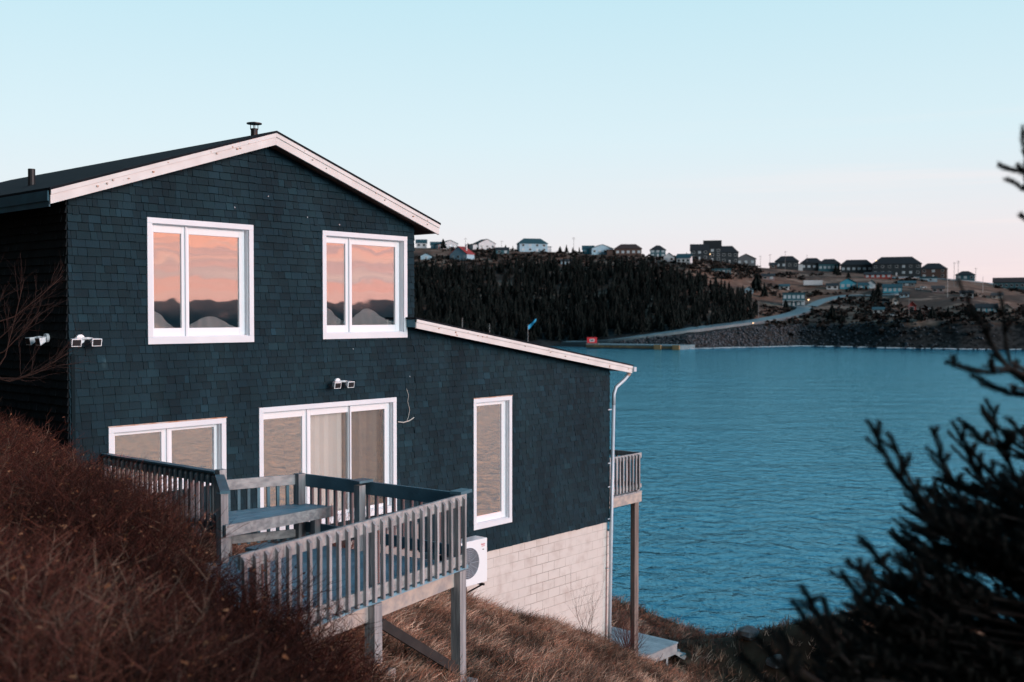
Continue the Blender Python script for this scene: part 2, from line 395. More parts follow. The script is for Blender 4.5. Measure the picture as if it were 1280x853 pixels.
sw.add([W(0,-DEPTH-.1,-1.3), W(6.72,-DEPTH-.1,-1.3), W(6.72,-DEPTH-.1,1.66), W(3.36,-DEPTH-.1,2.78), W(0,-DEPTH-.1,1.66)], [(0,1,2,3,4)])
sw.build('rear_wall', M['backing'], house)
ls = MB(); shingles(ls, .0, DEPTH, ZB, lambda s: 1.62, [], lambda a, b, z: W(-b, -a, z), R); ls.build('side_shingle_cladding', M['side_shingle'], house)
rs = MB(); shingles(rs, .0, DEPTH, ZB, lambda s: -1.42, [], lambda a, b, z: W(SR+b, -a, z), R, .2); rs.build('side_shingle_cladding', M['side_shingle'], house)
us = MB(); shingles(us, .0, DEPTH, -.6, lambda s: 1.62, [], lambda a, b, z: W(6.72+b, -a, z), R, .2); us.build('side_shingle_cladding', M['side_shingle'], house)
# corner board strip
cb = MB(); cb.box(.02,.075,.026,.040,-4.8,-.55); cb.build('corner_strip', M['backing'], house)
# foundation
fd = MB(); fd.box(-.0,SR-.02,-.45,-.035,-9.6,ZB-.001); fd.box(SR-.35,SR-.02,-DEPTH,-.45,-9.6,ZB-.001); fd.box(0,.3,-DEPTH,-.45,-9.6,-4.91); fd.box(SR-.02,SR+.09,-.30,-.06,-9.6,ZB-.25)
fo = fd.build('foundation', M['block'], house, uv='s')
# floors and room partitions that close the interior
fl = MB(); fl.box(.15,6.57,-4.2,-.145,-.95,-.75); fl.box(.15,SR-.15,-4.2,-.145,-4.0,-3.8); fl.box(.15,SR-.15,-4.3,-4.2,-4.8,1.6 if False else -1.4)
fl.box(.15,6.57,-4.3,-4.2,-.75,1.6); fl.box(3.7,3.8,-4.2,-.145,-.75,1.5); fl.box(2.8,2.9,-4.2,-.145,-3.8,-.95); fl.box(6.9,7.0,-4.2,-.145,-3.8,-1.95); fl.build('room_partition', M['room'], house)

# roofs
rf = MB()
def slab(mb, sA, zA, sB, zB, th, o0, o1):
    mb.hexa([W(sA,o0,zA), W(sA,o1,zA), W(sB,o1,zB), W(sB,o0,zB), W(sA,o0,zA+th), W(sA,o1,zA+th), W(sB,o1,zB+th), W(sB,o0,zB+th)])
AP = 2.97; K = .333; OV = .30
slab(rf, -.40, AP-K*3.76-.018, 3.36, AP-.018, .035, -DEPTH-.3, OV+.03); slab(rf, 3.36, AP-.018, 7.12, AP-K*3.76-.018, .035, -DEPTH-.3, OV+.03)
roof = rf.build('roof', M['roofing'], house)
wr = MB(); slab(wr, 6.74, -.115, 13.52, -.115-.160*6.78, .03, -DEPTH-.3, OV+.025); slab(wr, 6.47, -.072, 6.74, -.115, .03, .03, OV+.025)
wroof = wr.build('wing_roof', M['roofing'], house)
sf = MB()   # soffit decks below the roofing
slab(sf, -.36, AP-K*3.72-.17, 3.36, AP-.17, .148, -DEPTH-.28, OV-.035); slab(sf, 3.36, AP-.17, 7.09, AP-K*3.73-.17, .148, -DEPTH-.28, OV-.035)
sf.build('soffit', M['soffit'], house)
sf = MB(); slab(sf, 6.75, -.245, 13.47, -.245-.160*6.72, .128, -DEPTH-.28, OV-.035); slab(sf, 6.52, -.205, 6.75, -.245, .128, .03, OV-.035); sf.build('soffit', M['soffit'], house)
def rake(sA, zA, sB, zB, h1, h2):            # upper narrow strip proud of the wide lower board
    b = MB(); slab(b, sA, zA-h1, sB, zB-h1, h1, OV-.005, OV+.022); slab(b, sA, zA-h2, sB, zB-h2, h2-h1-.002, OV-.033, OV+.004)
    return b.build('rake_board', M['oldwhite'], house)
rake(-.38, AP-K*3.74-.02, 3.359, AP-.02, .065, .19); rake(3.361, AP-.02, 7.10, AP-K*3.74-.02, .065, .19)
rake(6.50, -.080, 13.50, -.080-.160*7.0, .055, .165)
e = MB(); e.box(-.40,-.383,-DEPTH-.28,OV-.04,1.56,1.70); e.box(-.383,-.365,-DEPTH-.28,OV-.04,1.48,1.60); e.build('eave_fascia', M['teal_paint'], house)
e = MB(); e.box(6.49,6.515,.03,OV-.04,-.225,-.085); e.build('eave_fascia', M['teal_paint'], house)
e = MB(); e.box(7.095,7.115,-DEPTH-.28,OV-.04,1.54,1.70); e.build('eave_fascia', M['oldwhite'], house)
# nail heads and rust runs are small real heads on the rake boards
nb = MB()
for k in range(34):
    t = R.random(); sd_ = R.choice((0,1,2))
    if sd_ == 0: s_, z_ = -.3+3.6*t, AP-K*(3.66-3.6*t)-.02
    elif sd_ == 1: s_, z_ = 3.4+3.6*t, AP-K*(.04+3.6*t)-.02
    else: s_, z_ = 6.6+6.8*t, -.080-.16*(.1+6.8*t)
    z_ -= R.uniform(.03,.12); w_ = R.uniform(.006,.014); nb = MB(); nb.box(s_-w_,s_+w_,OV+.004,OV+.026,z_-.012*R.random()-.006,z_+.006)
    nb.build('nail_head', M['rust'], house)
# vents on the roof
v = MB(); c0 = W(3.30,-.20,2.88); v.tube([c0, c0+Vector((0,0,.19))], .058, 14); v.build('vent_pipe', M['metal_dark'], roof)
v = MB(); v.tube([c0+Vector((0,0,.265)), c0+Vector((0,0,.28)), c0+Vector((0,0,.30))], [.125,.125,.03], 16)
for k in range(4):
    a = k*math.pi/2+.4; q = Vector((math.cos(a)*.06, math.sin(a)*.06, .17)); v.tube([c0+q, c0+q+Vector((0,0,.10))], .006, 5)
v.build('vent_cap', M['metal_dark'], roof)
c1 = W(.62,-2.4,1.97); v = MB(); v.tube([c1, c1+Vector((0,0,.36))], .055, 12); v.build('vent_pipe', M['black'], roof)
v = MB(); v.tube([c1+Vector((0,0,-.02)), c1+Vector((0,0,.05))], [.13,.06], 10); v.build('pipe_flashing', M['teal_paint'], roof)
# gutter and downspout on the wing
g = MB(); g.box(13.505,13.60,-DEPTH-.2,.36,-1.33,-1.22); g.build('gutter', M['galv'], house, bevel=.008)
dsp = MB(); dsp.tube([W(13.50,.22,-1.34), W(13.47,.20,-1.42), W(13.38,.16,-1.52), W(13.15,.09,-1.68), W(13.09,.07,-1.84), W(13.08,.07,-2.1)], .042, 10); d_ = dsp.build('downspout', M['galv'], house, smooth=True)
dsp = MB(); dsp.tube([W(13.08,.07,-2.1), W(13.0,.07,-4.8), W(12.93,.07,-7.75)], .040, 10); dsp.build('downspout', M['galv'], house, smooth=True)
ru = MB(); ru.tube([W(13.505,.222,-1.335), W(13.475,.203,-1.425)], .046, 10); ru.build('rusty_elbow', M['rust'], d_)
for z_ in (-2.2,-3.45,-4.0,-4.75,-5.9,-7.3): bb = MB(); bb.box(12.90,13.06,.03,.05,z_-.012,z_+.012); bb.build('pipe_strap', M['galv'], d_)

# windows
def window(name, key, panes, zg0, zg1, gm, rusty=False, sash=.055):
    a, b, c, d = WIN[key]
    f = MB(); tw = .085
    f.box(a,b,.0,.048,d-tw,d); f.box(a,b,.0,.048,c,c+tw+.02); f.box(a,a+tw,.0,.046,c+tw+.02,d-tw); f.box(b-tw,b,.0,.046,c+tw+.02,d-tw)
    # jamb liners back to the recessed sashes
    f.box(a+tw-.014,a+tw+.01,-.13,.0,c+.07,d-.07); f.box(b-tw-.01,b-tw+.014,-.13,.0,c+.07,d-.07); f.box(a+tw,b-tw,-.13,.0,d-tw-.01,d-.072); f.box(a+tw,b-tw,-.13,.012,c+.072,c+tw+.03)
    fr = f.build(name, M['white'], house, bevel=.004)
    if rusty:
        r_ = MB(); r_.box(a-.01,b+.01,.0,.056,d+.001,d+.016); r_.build('flashing', M['rust'], fr)
    for k, (p, q) in enumerate(panes):
        lo = a+tw+.012 if k == 0 else (panes[k-1][1]+p)/2+.003
        hi = b-tw-.012 if k == len(panes)-1 else (q+panes[k+1][0])/2-.003
        of = -.055 if k % 2 == 0 else -.070
        s_ = MB(); s_.box(lo,p,of-.045,of,c+tw+.03,d-tw-.012); s_.box(q,hi,of-.045,of,c+tw+.03,d-tw-.012)
        s_.box(p,q,of-.045,of,zg1,d-tw-.012); s_.box(p,q,of-.045,of,c+tw+.03,zg0); s_.build('sash', M['vinyl'], fr, bevel=.004)
        if hi < b-tw-.1:
            mm = MB(); mm.box(hi-.012,hi+.018,of-.04,-.028,c+tw+.03,d-tw-.012); mm.build('mullion', M['white'], fr)
        g_ = MB(); g_.box(p-.008,q+.008,of-.028,of-.020,zg0-.008,zg1+.008); g_.build('pane', gm if not isinstance(gm, list) else gm[k], fr)
    return fr
window('window', 'w1', [(1.37,1.84),(1.98,2.90)], -.20, 1.25, M['glass'])
window('window', 'w2', [(4.66,5.11),(5.27,6.32)], -.18, 1.26, M['glass'])
window('window', 'low', [(.72,1.475),(1.66,2.41)], -2.52, -1.775, M['glass_lower'], True)
window('window', 'tall', [(8.47,9.28)], -4.08, -1.84, M['glass_lower'], True)
window('sliding_door', 'door', [(3.33,4.14),(4.33,5.17),(5.22,6.03)], -3.47, -1.73, [M['glass_lower'], M['glass_clear'], M['glass_clear']])

# curtains and blinds hang inside the rooms
def mound_curtain(s0, s1, z0, f, label, o0=-.20):
    mb = MB(); n = 60; vs = []
    for i in range(n+1):
        t = i/n; s = s0+(s1-s0)*t
        zt = f(t)
        for j in range(7):
            q = j/6; vs.append(W(s, o0+.02*math.sin(t*70+q*2)*(1-.3*q)+.03*q*math.sin(t*9), z0+(zt-z0)*q))
    mb.add(vs, [(i*7+j, (i+1)*7+j, (i+1)*7+j+1, i*7+j+1) for i in range(n) for j in range(6)])
    o = mb.build('curtain', M['curtain'], smooth=True); m = o.modifiers.new('thickness', 'SOLIDIFY'); m.thickness = .004
    tag(o, label, 'curtain', 'pale curtains behind the upper windows')
    return o
mound_curtain(1.25, 3.05, -.35, lambda t: -.24+.30*math.exp(-((t-.10)/.14)**2)+.22*math.exp(-((t-.66)/.2)**2), 'pale swagged curtain rising in two humps behind the upper window nearer the left corner')
mound_curtain(4.55, 6.5, -.35, lambda t: -.12+.26*math.exp(-((t-.10)/.13)**2)+.24*math.exp(-((t-.62)/.16)**2), 'pale swagged curtain behind the upper window nearest the low wing roof')
def strips(name, s0, s1, z0, z1, step, o0, label, tone, wv=.9):
    mb = MB(); x = s0
    while x < s1:
        an = R.uniform(.25,.5); hw = step*wv/2; t = R.uniform(.8,1.1)
        p = [W(x-hw*math.cos(an), o0-hw*math.sin(an), z0), W(x+hw*math.cos(an), o0+hw*math.sin(an), z0), W(x+hw*math.cos(an), o0+hw*math.sin(an), z1), W(x-hw*math.cos(an), o0-hw*math.sin(an), z1)]
        mb.add(p, [(0,1,2,3)], tuple(c*t for c in tone)); x += step
    o = mb.build(name, M['blind']); m = o.modifiers.new('thickness', 'SOLIDIFY'); m.thickness = .003
    tag(o, label, 'blinds'); return o
strips('vertical_blind', 4.52, 5.15, -3.75, -1.62, .10, -.26, 'white vertical blinds behind the middle pane of the sliding door', (1.5,1.5,1.5))
strips('vertical_blind', 5.2, 6.06, -3.75, -1.62, .085, -.26, 'beige closed vertical blinds behind the right pane of the sliding door', (.34,.30,.27))
for s_, zt in ((4.78,1.0), (5.52,1.1)):
    mb = MB(); mb.box(s_-.035,s_+.035,-.50,-.47,-.4,zt); o = mb.build('curtain', M['curtain'])
    tag(o, 'narrow pale curtain strip in the %s sash of the window by the wing roof' % ('narrow left' if s_ < 5 else 'wide right'), 'curtain')

# floodlights on the wall
def floodlight(s, o, z, label, along=1):
    t = thing('floodlight', W(s, o, z), label, 'floodlight', 'twin security floodlights on the house walls')
    F = (lambda a, b, c: W(s+a, o+b, z+c)) if along == 1 else (lambda a, b, c: W(s-b, o-a*1.0, z+c))
    b = MB(); b.tube([F(0,0,0), F(0,.04,0)], .065, 14); b.build('base', M['vinyl'], t)
    for k, dx in enumerate((-.13, .13)):
        a = MB(); a.tube([F(0,.04,0), F(dx*.5,.10,.01), F(dx,.13,0)], .018, 8); a.build('arm', M['vinyl'], t)
        tilt = .05; c = F(dx*1.15,.17,-.02)
        h = MB(); hw, hh = .075, .055
        P = [F(dx*1.15-hw*.6,.12,-.02-hh*.6), F(dx*1.15-hw,.21,-.05-hh), F(dx*1.15+hw,.21,-.05-hh), F(dx*1.15+hw*.6,.12,-.02-hh*.6),
             F(dx*1.15-hw*.6,.12,-.02+hh*.6), F(dx*1.15-hw,.23,-.05+hh), F(dx*1.15+hw,.23,-.05+hh), F(dx*1.15+hw*.6,.12,-.02+hh*.6)]
        h.hexa(P); hd = h.build('lamp_head', M['vinyl'], t, bevel=.006)
        g = MB(); hw -= .014; hh -= .012
        g.hexa([F(dx*1.15-hw,.205,-.05-hh), F(dx*1.15-hw,.214,-.05-hh), F(dx*1.15+hw,.214,-.05-hh), F(dx*1.15+hw,.205,-.05-hh),
                F(dx*1.15-hw,.222,-.05+hh), F(dx*1.15-hw,.232,-.05+hh), F(dx*1.15+hw,.232,-.05+hh), F(dx*1.15+hw,.222,-.05+hh)]); g.build('lens', M['black'], hd)
    return t
floodlight(4.83, .024, -1.17, 'white twin floodlight above the sliding door')
floodlight(.14, .045, -.34, 'white twin floodlight on the gable wall at its left corner')
floodlight(-.03, -.55, -.33, 'white twin floodlight on the dark side wall round the left corner', 2)

# loose cable
c = MB(); c.tube([W(6.50,.034,-1.38), W(6.55,.036,-1.5), W(6.53,.034,-1.62), W(6.58,.036,-1.78), W(6.54,.036,-1.92), W(6.50,.036,-1.99)], .005, 5)
c.tube([W(6.28,.036,-1.98), W(6.40,.05,-2.0), W(6.54,.06,-1.98), W(6.68,.045,-1.93)], .010, 6)
tag(c.build('cable', M['wire']), 'loose pale cable hanging on the shingles right of the sliding door', 'cable')
# wall flecks (old nails and staples)
nb = MB()
for (s_, z_) in ((2.75,1.72),(4.2,1.66),(4.9,1.58),(3.4,1.95),(5.2,-.6),(6.58,-1.15)):
    nb = MB(); nb.box(s_-.007,s_+.004,.028,.044,z_-.009,z_+.009)
    nb.build('nail_head', M['galv'], house)

# air conditioner on the foundation line
ac = thing('air_conditioner', W(7.8,.05,-5.4), 'white wall mounted air conditioner unit with round fan grille by the block wall', 'air conditioner')
b = MB(); b.box(7.35,8.23,.18,.50,-5.25,-4.38); cs = b.build('casing', M['vinyl'], ac, bevel=.015)
fc, fr_ = (7.68, -4.80), .30
def disc(mb, s, z, o, r, n=36, depth=.006):
    mb.tube([W(s,o,z), W(s,o+depth,z)], r, n)
b = MB(); disc(b, fc[0], fc[1], .500, fr_); b.build('fan_opening', mat('fan_dark', (.10,.11,.13), .6), cs)
b = MB()
for r_ in [fr_*k/9 for k in range(1, 10)]:
    b.tube([W(fc[0]+r_*math.cos(a), .512, fc[1]+r_*math.sin(a)) for a in [2*math.pi*j/36 for j in range(37)]], .0045, 4, caps=False)
for k in range(12):
    a = k*math.pi/6; b.tube([W(fc[0]+.03*math.cos(a), .516, fc[1]+.03*math.sin(a)), W(fc[0]+fr_*math.cos(a), .516, fc[1]+fr_*math.sin(a))], .004, 4)
b.build('fan_grille', mat('grille_grey', (.42,.45,.50), .5), cs)
b = MB()
for k in range(3):                          # small red maker's mark and a dark line of print below
    b.box(8.055+k*.036, 8.080+k*.036, .5005, .503, -4.505, -4.488)
    b.box(8.055+k*.036, 8.062+k*.036, .5005, .503, -4.488, -4.470); b.box(8.073+k*.036, 8.080+k*.036, .5005, .503, -4.488, -4.478)
b.box(8.06,8.155,.5005,.503,-4.532,-4.522); b.build('red_mark', M['red'], cs)
b = MB(); b.box(8.085,8.13,.5005,.503,-4.60,-4.585); b.build('dark_mark', M['black'], cs)
b = MB()
for s_ in (7.45, 8.10):
    b.bar(W(s_,.03,-5.28), W(s_,.53,-5.28), .04, .04); b.bar(W(s_,.03,-5.55), W(s_,.48,-5.29), .03, .03); b.bar(W(s_,.035,-5.6), W(s_,.035,-5.2), .04, .02)
b.build('wall_bracket', M['black'], ac)
b = MB(); b.tube([W(7.36,.3,-5.27), W(7.3,.3,-5.45), W(7.25,.2,-5.55), W(7.2,.05,-5.6), W(7.2,.04,-6.0)], .018, 8); b.build('hose', M['black'], ac)

# concrete landing below the sliding door
cl = MB(); cl.box(4.25,6.05,.04,.95,-5.6,-3.72)
tag(cl.build('concrete_landing', M['concrete'], bevel=.01), 'pale concrete landing under the sliding door behind the deck rails', 'landing')

# ------------------------------------------------------------------ the deck
ZF, ZT = -2.84, -2.02
deck = thing('deck', W(0,5.5,-4.0), 'weathered grey wood deck on tall posts with slatted railings in front of the house', 'deck')
DR = Vector((1.49,6.30)); DL = Vector((-2.02,7.0)); CB = Vector((1.24,3.72))
u = (DL-DR).normalized()                     # along the near edge towards the left
nU = Vector((u.y, -u.x));  nU = nU if nU.y > 0 else -nU   # outward (towards the viewer)
def DW(a, b, z):                             # deck frame: a along the near edge from its right end, b inward from that edge
    q = DR + u*a - nU*b; return W(q.x, q.y, z)
Ld = (DL-DR).length
# floor planks run parallel to the near edge
fp = MB(); b0 = -.02; k = 0
while b0 < 2.62:
    t = R.uniform(.8,1.15); fp.hexa([DW(-.03,b0,ZF-.035), DW(-.03,b0+.132,ZF-.035), DW(Ld,b0+.132,ZF-.035), DW(Ld,b0,ZF-.035), DW(-.03,b0,ZF), DW(-.03,b0+.132,ZF), DW(Ld,b0+.132,ZF), DW(Ld,b0,ZF)], t); b0 += .14
fp.build('floor_boards', M['plank'], deck)
bm_ = MB(); bm_.hexa([DW(.08,.05,-3.06), DW(.08,.09,-3.06), DW(Ld,.09,-3.06), DW(Ld,.05,-3.06), DW(.08,.05,ZF-.037), DW(.08,.09,ZF-.037), DW(Ld,.09,ZF-.037), DW(Ld,.05,ZF-.037)])
bm_.build('beam', M['beam'], deck)
bm_ = MB()
for a in [.3+.5*i for i in range(7)]:
    bm_.hexa([DW(a,.10,-3.02), DW(a,2.55,-3.02), DW(a+.04,2.55,-3.02), DW(a+.04,.10,-3.02), DW(a,.10,ZF-.037), DW(a,2.55,ZF-.037), DW(a+.04,2.55,ZF-.037), DW(a+.04,.10,ZF-.037)])
bm_.hexa([DW(.0,.06,-3.04), DW(.0,2.6,-3.04), DW(.04,2.6,-3.04), DW(.04,.06,-3.04), DW(.0,.06,ZF-.037), DW(.0,2.6,ZF-.037), DW(.04,2.6,ZF-.037), DW(.04,.06,ZF-.037)])
bm_.build('joist', M['wood'], deck)
for a, b in ((.10,.0),(1.68,.0),(3.35,.0),(.10,2.45),(1.7,2.45),(3.35,2.45)):
    q = DR + u*a - nU*b; gz = ground_z(q.x, q.y)
    p = MB(); hw = .062
    p.hexa([DW(a-hw,b-hw+.03,gz-.3), DW(a-hw,b+hw+.03,gz-.3), DW(a+hw,b+hw+.03,gz-.3), DW(a+hw,b-hw+.03,gz-.3), DW(a-hw,b-hw+.03,ZF-.04), DW(a-hw,b+hw+.03,ZF-.04), DW(a+hw,b+hw+.03,ZF-.04), DW(a+hw,b-hw+.03,ZF-.04)], R.uniform(.85,1.15))
    po = p.build('post', M['wood'], deck)
    ft = MB(); ft.hexa([DW(a-.17,b-.15,gz-.4), DW(a-.17,b+.2,gz-.4), DW(a+.17,b+.2,gz-.4), DW(a+.17,b-.15,gz-.4), DW(a-.15,b-.13,gz+.02), DW(a-.15,b+.18,gz+.02), DW(a+.15,b+.18,gz+.02), DW(a+.15,b-.13,gz+.02)]); ft.build('footing', M['concrete'], po)
br_ = MB(); br_.bar(DW(1.60,.0,-3.10), DW(.16,.0,-4.0), .035, .10); br_.build('brace', M['wood_dark'], deck)

def railing(name, p0, p1, z0t, z1t, hgt, outn, mats, step, posts=(), facing=1, toprail=True, low=.09, cap=True, bal=.036, top_h=.13, past=0.0):
    """p0,p1 in (s,o); z at both top ends; rails, and every baluster a sub-part"""
    p0, p1 = Vector(p0), Vector(p1); L = (p1-p0).length; d = (p1-p0)/L; n = Vector(outn).normalized()
    P = lambda a, b, z: W(*(p0+d*a+n*b), z)
    zt = lambda a: z0t+(z1t-z0t)*a/L
    r = MB()
    def rail(a0, a1, b0, b1, h0, h1, tone=None):
        r.hexa([P(a0,b0,zt(a0)+h0), P(a0,b1,zt(a0)+h0), P(a1,b1,zt(a1)+h0), P(a1,b0,zt(a1)+h0), P(a0,b0,zt(a0)+h1), P(a0,b1,zt(a0)+h1), P(a1,b1,zt(a1)+h1), P(a1,b0,zt(a1)+h1)], tone)
    rail(0,L,-.02,.02,-top_h,-.002 if not cap else -.032)
    rail(0,L,-.02,.02,-hgt,-hgt+low)
    if cap: rail(-.02,L+.02,-.055,.055,-.030,0, 1.1)
    ro = r.build(name, M[mats[0]], deck if past is not None else None, bevel=.004)
    a = step*.6
    while a < L-.02:
        m = MB(); h0, h1 = -hgt-.03, (-.02 if not cap else -.036); w2 = bal/2; t = R.uniform(.75,1.2); j = R.uniform(-.004,.004); b_ = .022 if facing == 1 else -.022-bal
        top = h1-.0; bev = .035
        # top of each baluster is cut on a slant
        m.hexa([P(a-w2+j,b_,zt(a)+h0), P(a-w2+j,b_+bal,zt(a)+h0), P(a+w2+j,b_+bal,zt(a)+h0), P(a+w2+j,b_,zt(a)+h0), P(a-w2,b_,zt(a)+top), P(a-w2,b_+bal,zt(a)+top-bev), P(a+w2,b_+bal,zt(a)+top-bev), P(a+w2,b_,zt(a)+top)], t)
        m.build('baluster', M[mats[1]], ro); a += step
    for (q, pw, over) in posts:
        m = MB(); t = R.uniform(.85,1.1)
        bo = -.02-pw/2-.002
        m.hexa([P(q-pw/2,bo-pw/2,z0t-1.05), P(q-pw/2,bo+pw/2,z0t-1.05), P(q+pw/2,bo+pw/2,z0t-1.05), P(q+pw/2,bo-pw/2,z0t-1.05), P(q-pw/2,bo-pw/2,zt(q)+over), P(q-pw/2,bo+pw/2,zt(q)+over), P(q+pw/2,bo+pw/2,zt(q)+over), P(q+pw/2,bo-pw/2,zt(q)+over)], t)
        m.build('railing_post', M['wood'], ro, bevel=.004)
    return ro
# near railing, balusters on the outer face
rD = railing('railing', DR, DL, ZT, ZT, .80, nU, ('rail_wood','wood'), .139, posts=((.10,.09,-.035),(1.62,.09,-.035),(3.3,.09,-.035)), cap=False, low=.12)
cp = MB()
cp.hexa([DW(-.10,-.03,ZT+.0), DW(-.10,.12,ZT), DW(.14,.12,ZT), DW(.14,-.03,ZT), DW(-.10,-.03,ZT+.035), DW(-.10,.12,ZT+.035), DW(.14,.12,ZT+.035), DW(.14,-.03,ZT+.035)])
cp.build('post_cap', M['wood_grey'], rD); cp = MB()
cp.hexa([DW(3.1,.0,ZT-.03), DW(3.1,.14,ZT-.03), DW(3.36,.14,ZT-.03), DW(3.36,.0,ZT-.03), DW(3.1,.0,ZT+.0), DW(3.1,.14,ZT), DW(3.36,.14,ZT), DW(3.36,.0,ZT)])
cp.build('post_cap', M['wood_grey'], rD)
# right side railing towards the house
rC = railing('railing', CB, DR+Vector((.0,-.03)), ZT, ZT, .74, (1,-.09), ('wood_grey','wood'), .139, cap=False, low=.13, top_h=.16)
def vpost(s_, o_, z0, z1, w_, parent, m='wood', name='railing_post'):
    p = MB(); p.post(s_, o_, z0, z1, w_, R.uniform(.85,1.1)); return p.build(name, M[m], parent, bevel=.004)
vpost(1.17, 3.70, -4.0, ZT+.01, .11, rC); vpost(1.22, 4.80, ZF-.2, ZT-.03, .10, rC)
cp = MB(); cp.box(1.14,1.36,4.71,4.89,ZT+.002,ZT+.03); cp.build('post_cap', M['wood_grey'], rC)
# railing behind the bench
rB = railing('railing', (.26,3.38), (1.16,3.68), ZT-.0, ZT, .80, (-.3,1), ('rail_wood','wood_grey'), .125, facing=-1, cap=False, low=.10)
# left railing coming from the house wall
rA = railing('railing', (.50,.06), (.28,3.22), -2.00, -1.93, .74, (-1,-.07), ('wood_grey','wood'), .139, cap=True, low=.10, top_h=.16, posts=((2.45,.12,-.05),))
vpost(.28, 3.30, -3.9, -1.90, .10, rA)
# bench
bench = thing('bench', W(.55,3.9,ZF), 'weathered wooden bench seat with one armrest against the slatted deck railing', 'bench')
SZ = ZF+.44
SEAT = [(.14,3.44),(-.24,4.17),(1.33,4.10),(1.22,3.66)]
def lerp2(a, b, t): return (a[0]+(b[0]-a[0])*t, a[1]+(b[1]-a[1])*t)
sb_ = MB()
for k in range(4):
    t0, t1 = k/4+.008, (k+1)/4-.008
    p = [lerp2(SEAT[0],SEAT[1],t0), lerp2(SEAT[0],SEAT[1],t1), lerp2(SEAT[3],SEAT[2],t1), lerp2(SEAT[3],SEAT[2],t0)]
    sb_.hexa([W(*q, SZ-.038) for q in p]+[W(*q, SZ) for q in p], R.uniform(.85,1.2))
sb_.build('seat', M['plank'], bench, bevel=.003)
fb = MB(); fb.bar(W(-.27,4.195,SZ-.065), W(1.36,4.125,SZ-.065), .04, .135); fb.build('front_board', M['rail_wood'], bench, bevel=.004)
fb = MB(); fb.bar(W(.11,3.44,SZ-.065), W(-.25,4.16,SZ-.065), .038, .13); fb.build('end_board', M['wood_grey'], bench)
vpost(-.24, 4.10, -3.75, SZ+.36, .10, bench, name='leg'); vpost(1.20, 3.98, ZF-.25, SZ-.04, .09, bench, 'wood', 'leg'); vpost(.2, 3.55, -3.8, SZ-.04, .08, bench, 'wood', 'leg')
ar = MB(); ar.bar(W(.22,3.36,SZ+.43), W(-.25,4.17,SZ+.375), .11, .035); ar.bar(W(.22,3.36,SZ+.36), W(-.22,4.06,SZ+.315), .035, .08); ar.build('armrest', M['wood_grey'], bench)

# ------------------------------------------------------------------ balcony on the bay side and the platform below it
bal = thing('balcony', W(13.8,-1.5,-4.5), 'small wooden balcony on a tall post at the bay end of the house', 'balcony')
b = MB(); o_ = -.10
while o_ > -3.0: b.box(13.02,14.52,o_-.135,o_,-4.335,-4.30, R.uniform(.85,1.15)); o_ -= .14
b.build('floor_boards', M['wood'], bal)
b = MB(); b.box(13.02,14.50,-.14,-.10,-4.56,-4.337); b.box(14.46,14.50,-3.0,-.142,-4.54,-4.337); b.box(13.02,14.50,-3.04,-3.0,-4.56,-4.337); b.build('rim_beam', M['beam'], bal)
for oo_ in (-.24,-2.9):
    p = MB(); p.box(14.33,14.50,oo_-.07,oo_+.06,-8.42,-4.56, R.uniform(.9,1.1)); p.build('post', M['brown_wood'], bal, bevel=.006)
_deck = deck; deck = bal
r1 = railing('railing', (13.05,-.12), (14.50,-.12), -3.36, -3.36, .86, (0,1), ('rail_wood','wood'), .135, cap=False, low=.10, bal=.045)
r2 = railing('railing', (14.50,-.14), (14.50,-3.0), -3.36, -3.36, .86, (1,0), ('wood','wood'), .16, cap=False, low=.10, bal=.045)
r3 = railing('railing', (13.05,-3.0), (14.50,-3.0), -3.36, -3.36, .86, (0,-1), ('wood','wood'), .16, cap=False, low=.10, bal=.045)
p = MB(); p.box(14.40,14.49,-.24,-.15,-4.3,-3.38); p.build('railing_post', M['wood'], r1)
deck = _deck
plat = thing('platform', W(15.2,-1.2,-8.7), 'low pale wood platform standing on the grass under the balcony post', 'platform')
b = MB(); s_ = 14.30
while s_ < 16.0: b.box(s_,s_+.135,-2.15,-.05,-8.43,-8.395, R.uniform(.9,1.15)); s_ += .14
b.build('floor_boards', mat('pale_plank', (.28,.35,.39), .5, (.20,.26,.30), 4, tone=True, bump=.3, bscale=25, spec=.5), plat)
b = MB(); b.box(14.3,15.97,-.05,-.012,-8.66,-8.40); b.box(14.27,14.30,-2.15,-.012,-8.56,-8.40); b.box(15.97,16.0,-2.15,-.012,-8.62,-8.40); b.build('skirt_board', mat('pale_board', (.36,.34,.34), .6, (.26,.25,.26), 4), plat)
b = MB()
for q in ((14.9,-.1),(15.6,-.1),(15.9,-.3),(15.9,-2.0),(14.4,-2.0)): b.post(q[0], q[1], -9.2, -8.44, .09)
b.build('leg', M['wood'], plat)
st = thing('steps', W(16.3,-.5,-9.0), 'two small grey steps at the bay side of the low platform', 'steps')
for k in range(2):
    b = MB(); b.box(16.03+.28*k,16.29+.28*k,-.9,-.1,-8.68-.16*k,-8.64-.16*k); b.build('tread', M['wood_grey'], st)
b = MB(); b.bar(W(16.02,-.14,-8.62), W(16.6,-.14,-8.95), .03, .12); b.bar(W(16.02,-.86,-8.62), W(16.6,-.86,-8.95), .03, .12); b.build('stringer', M['wood'], st)

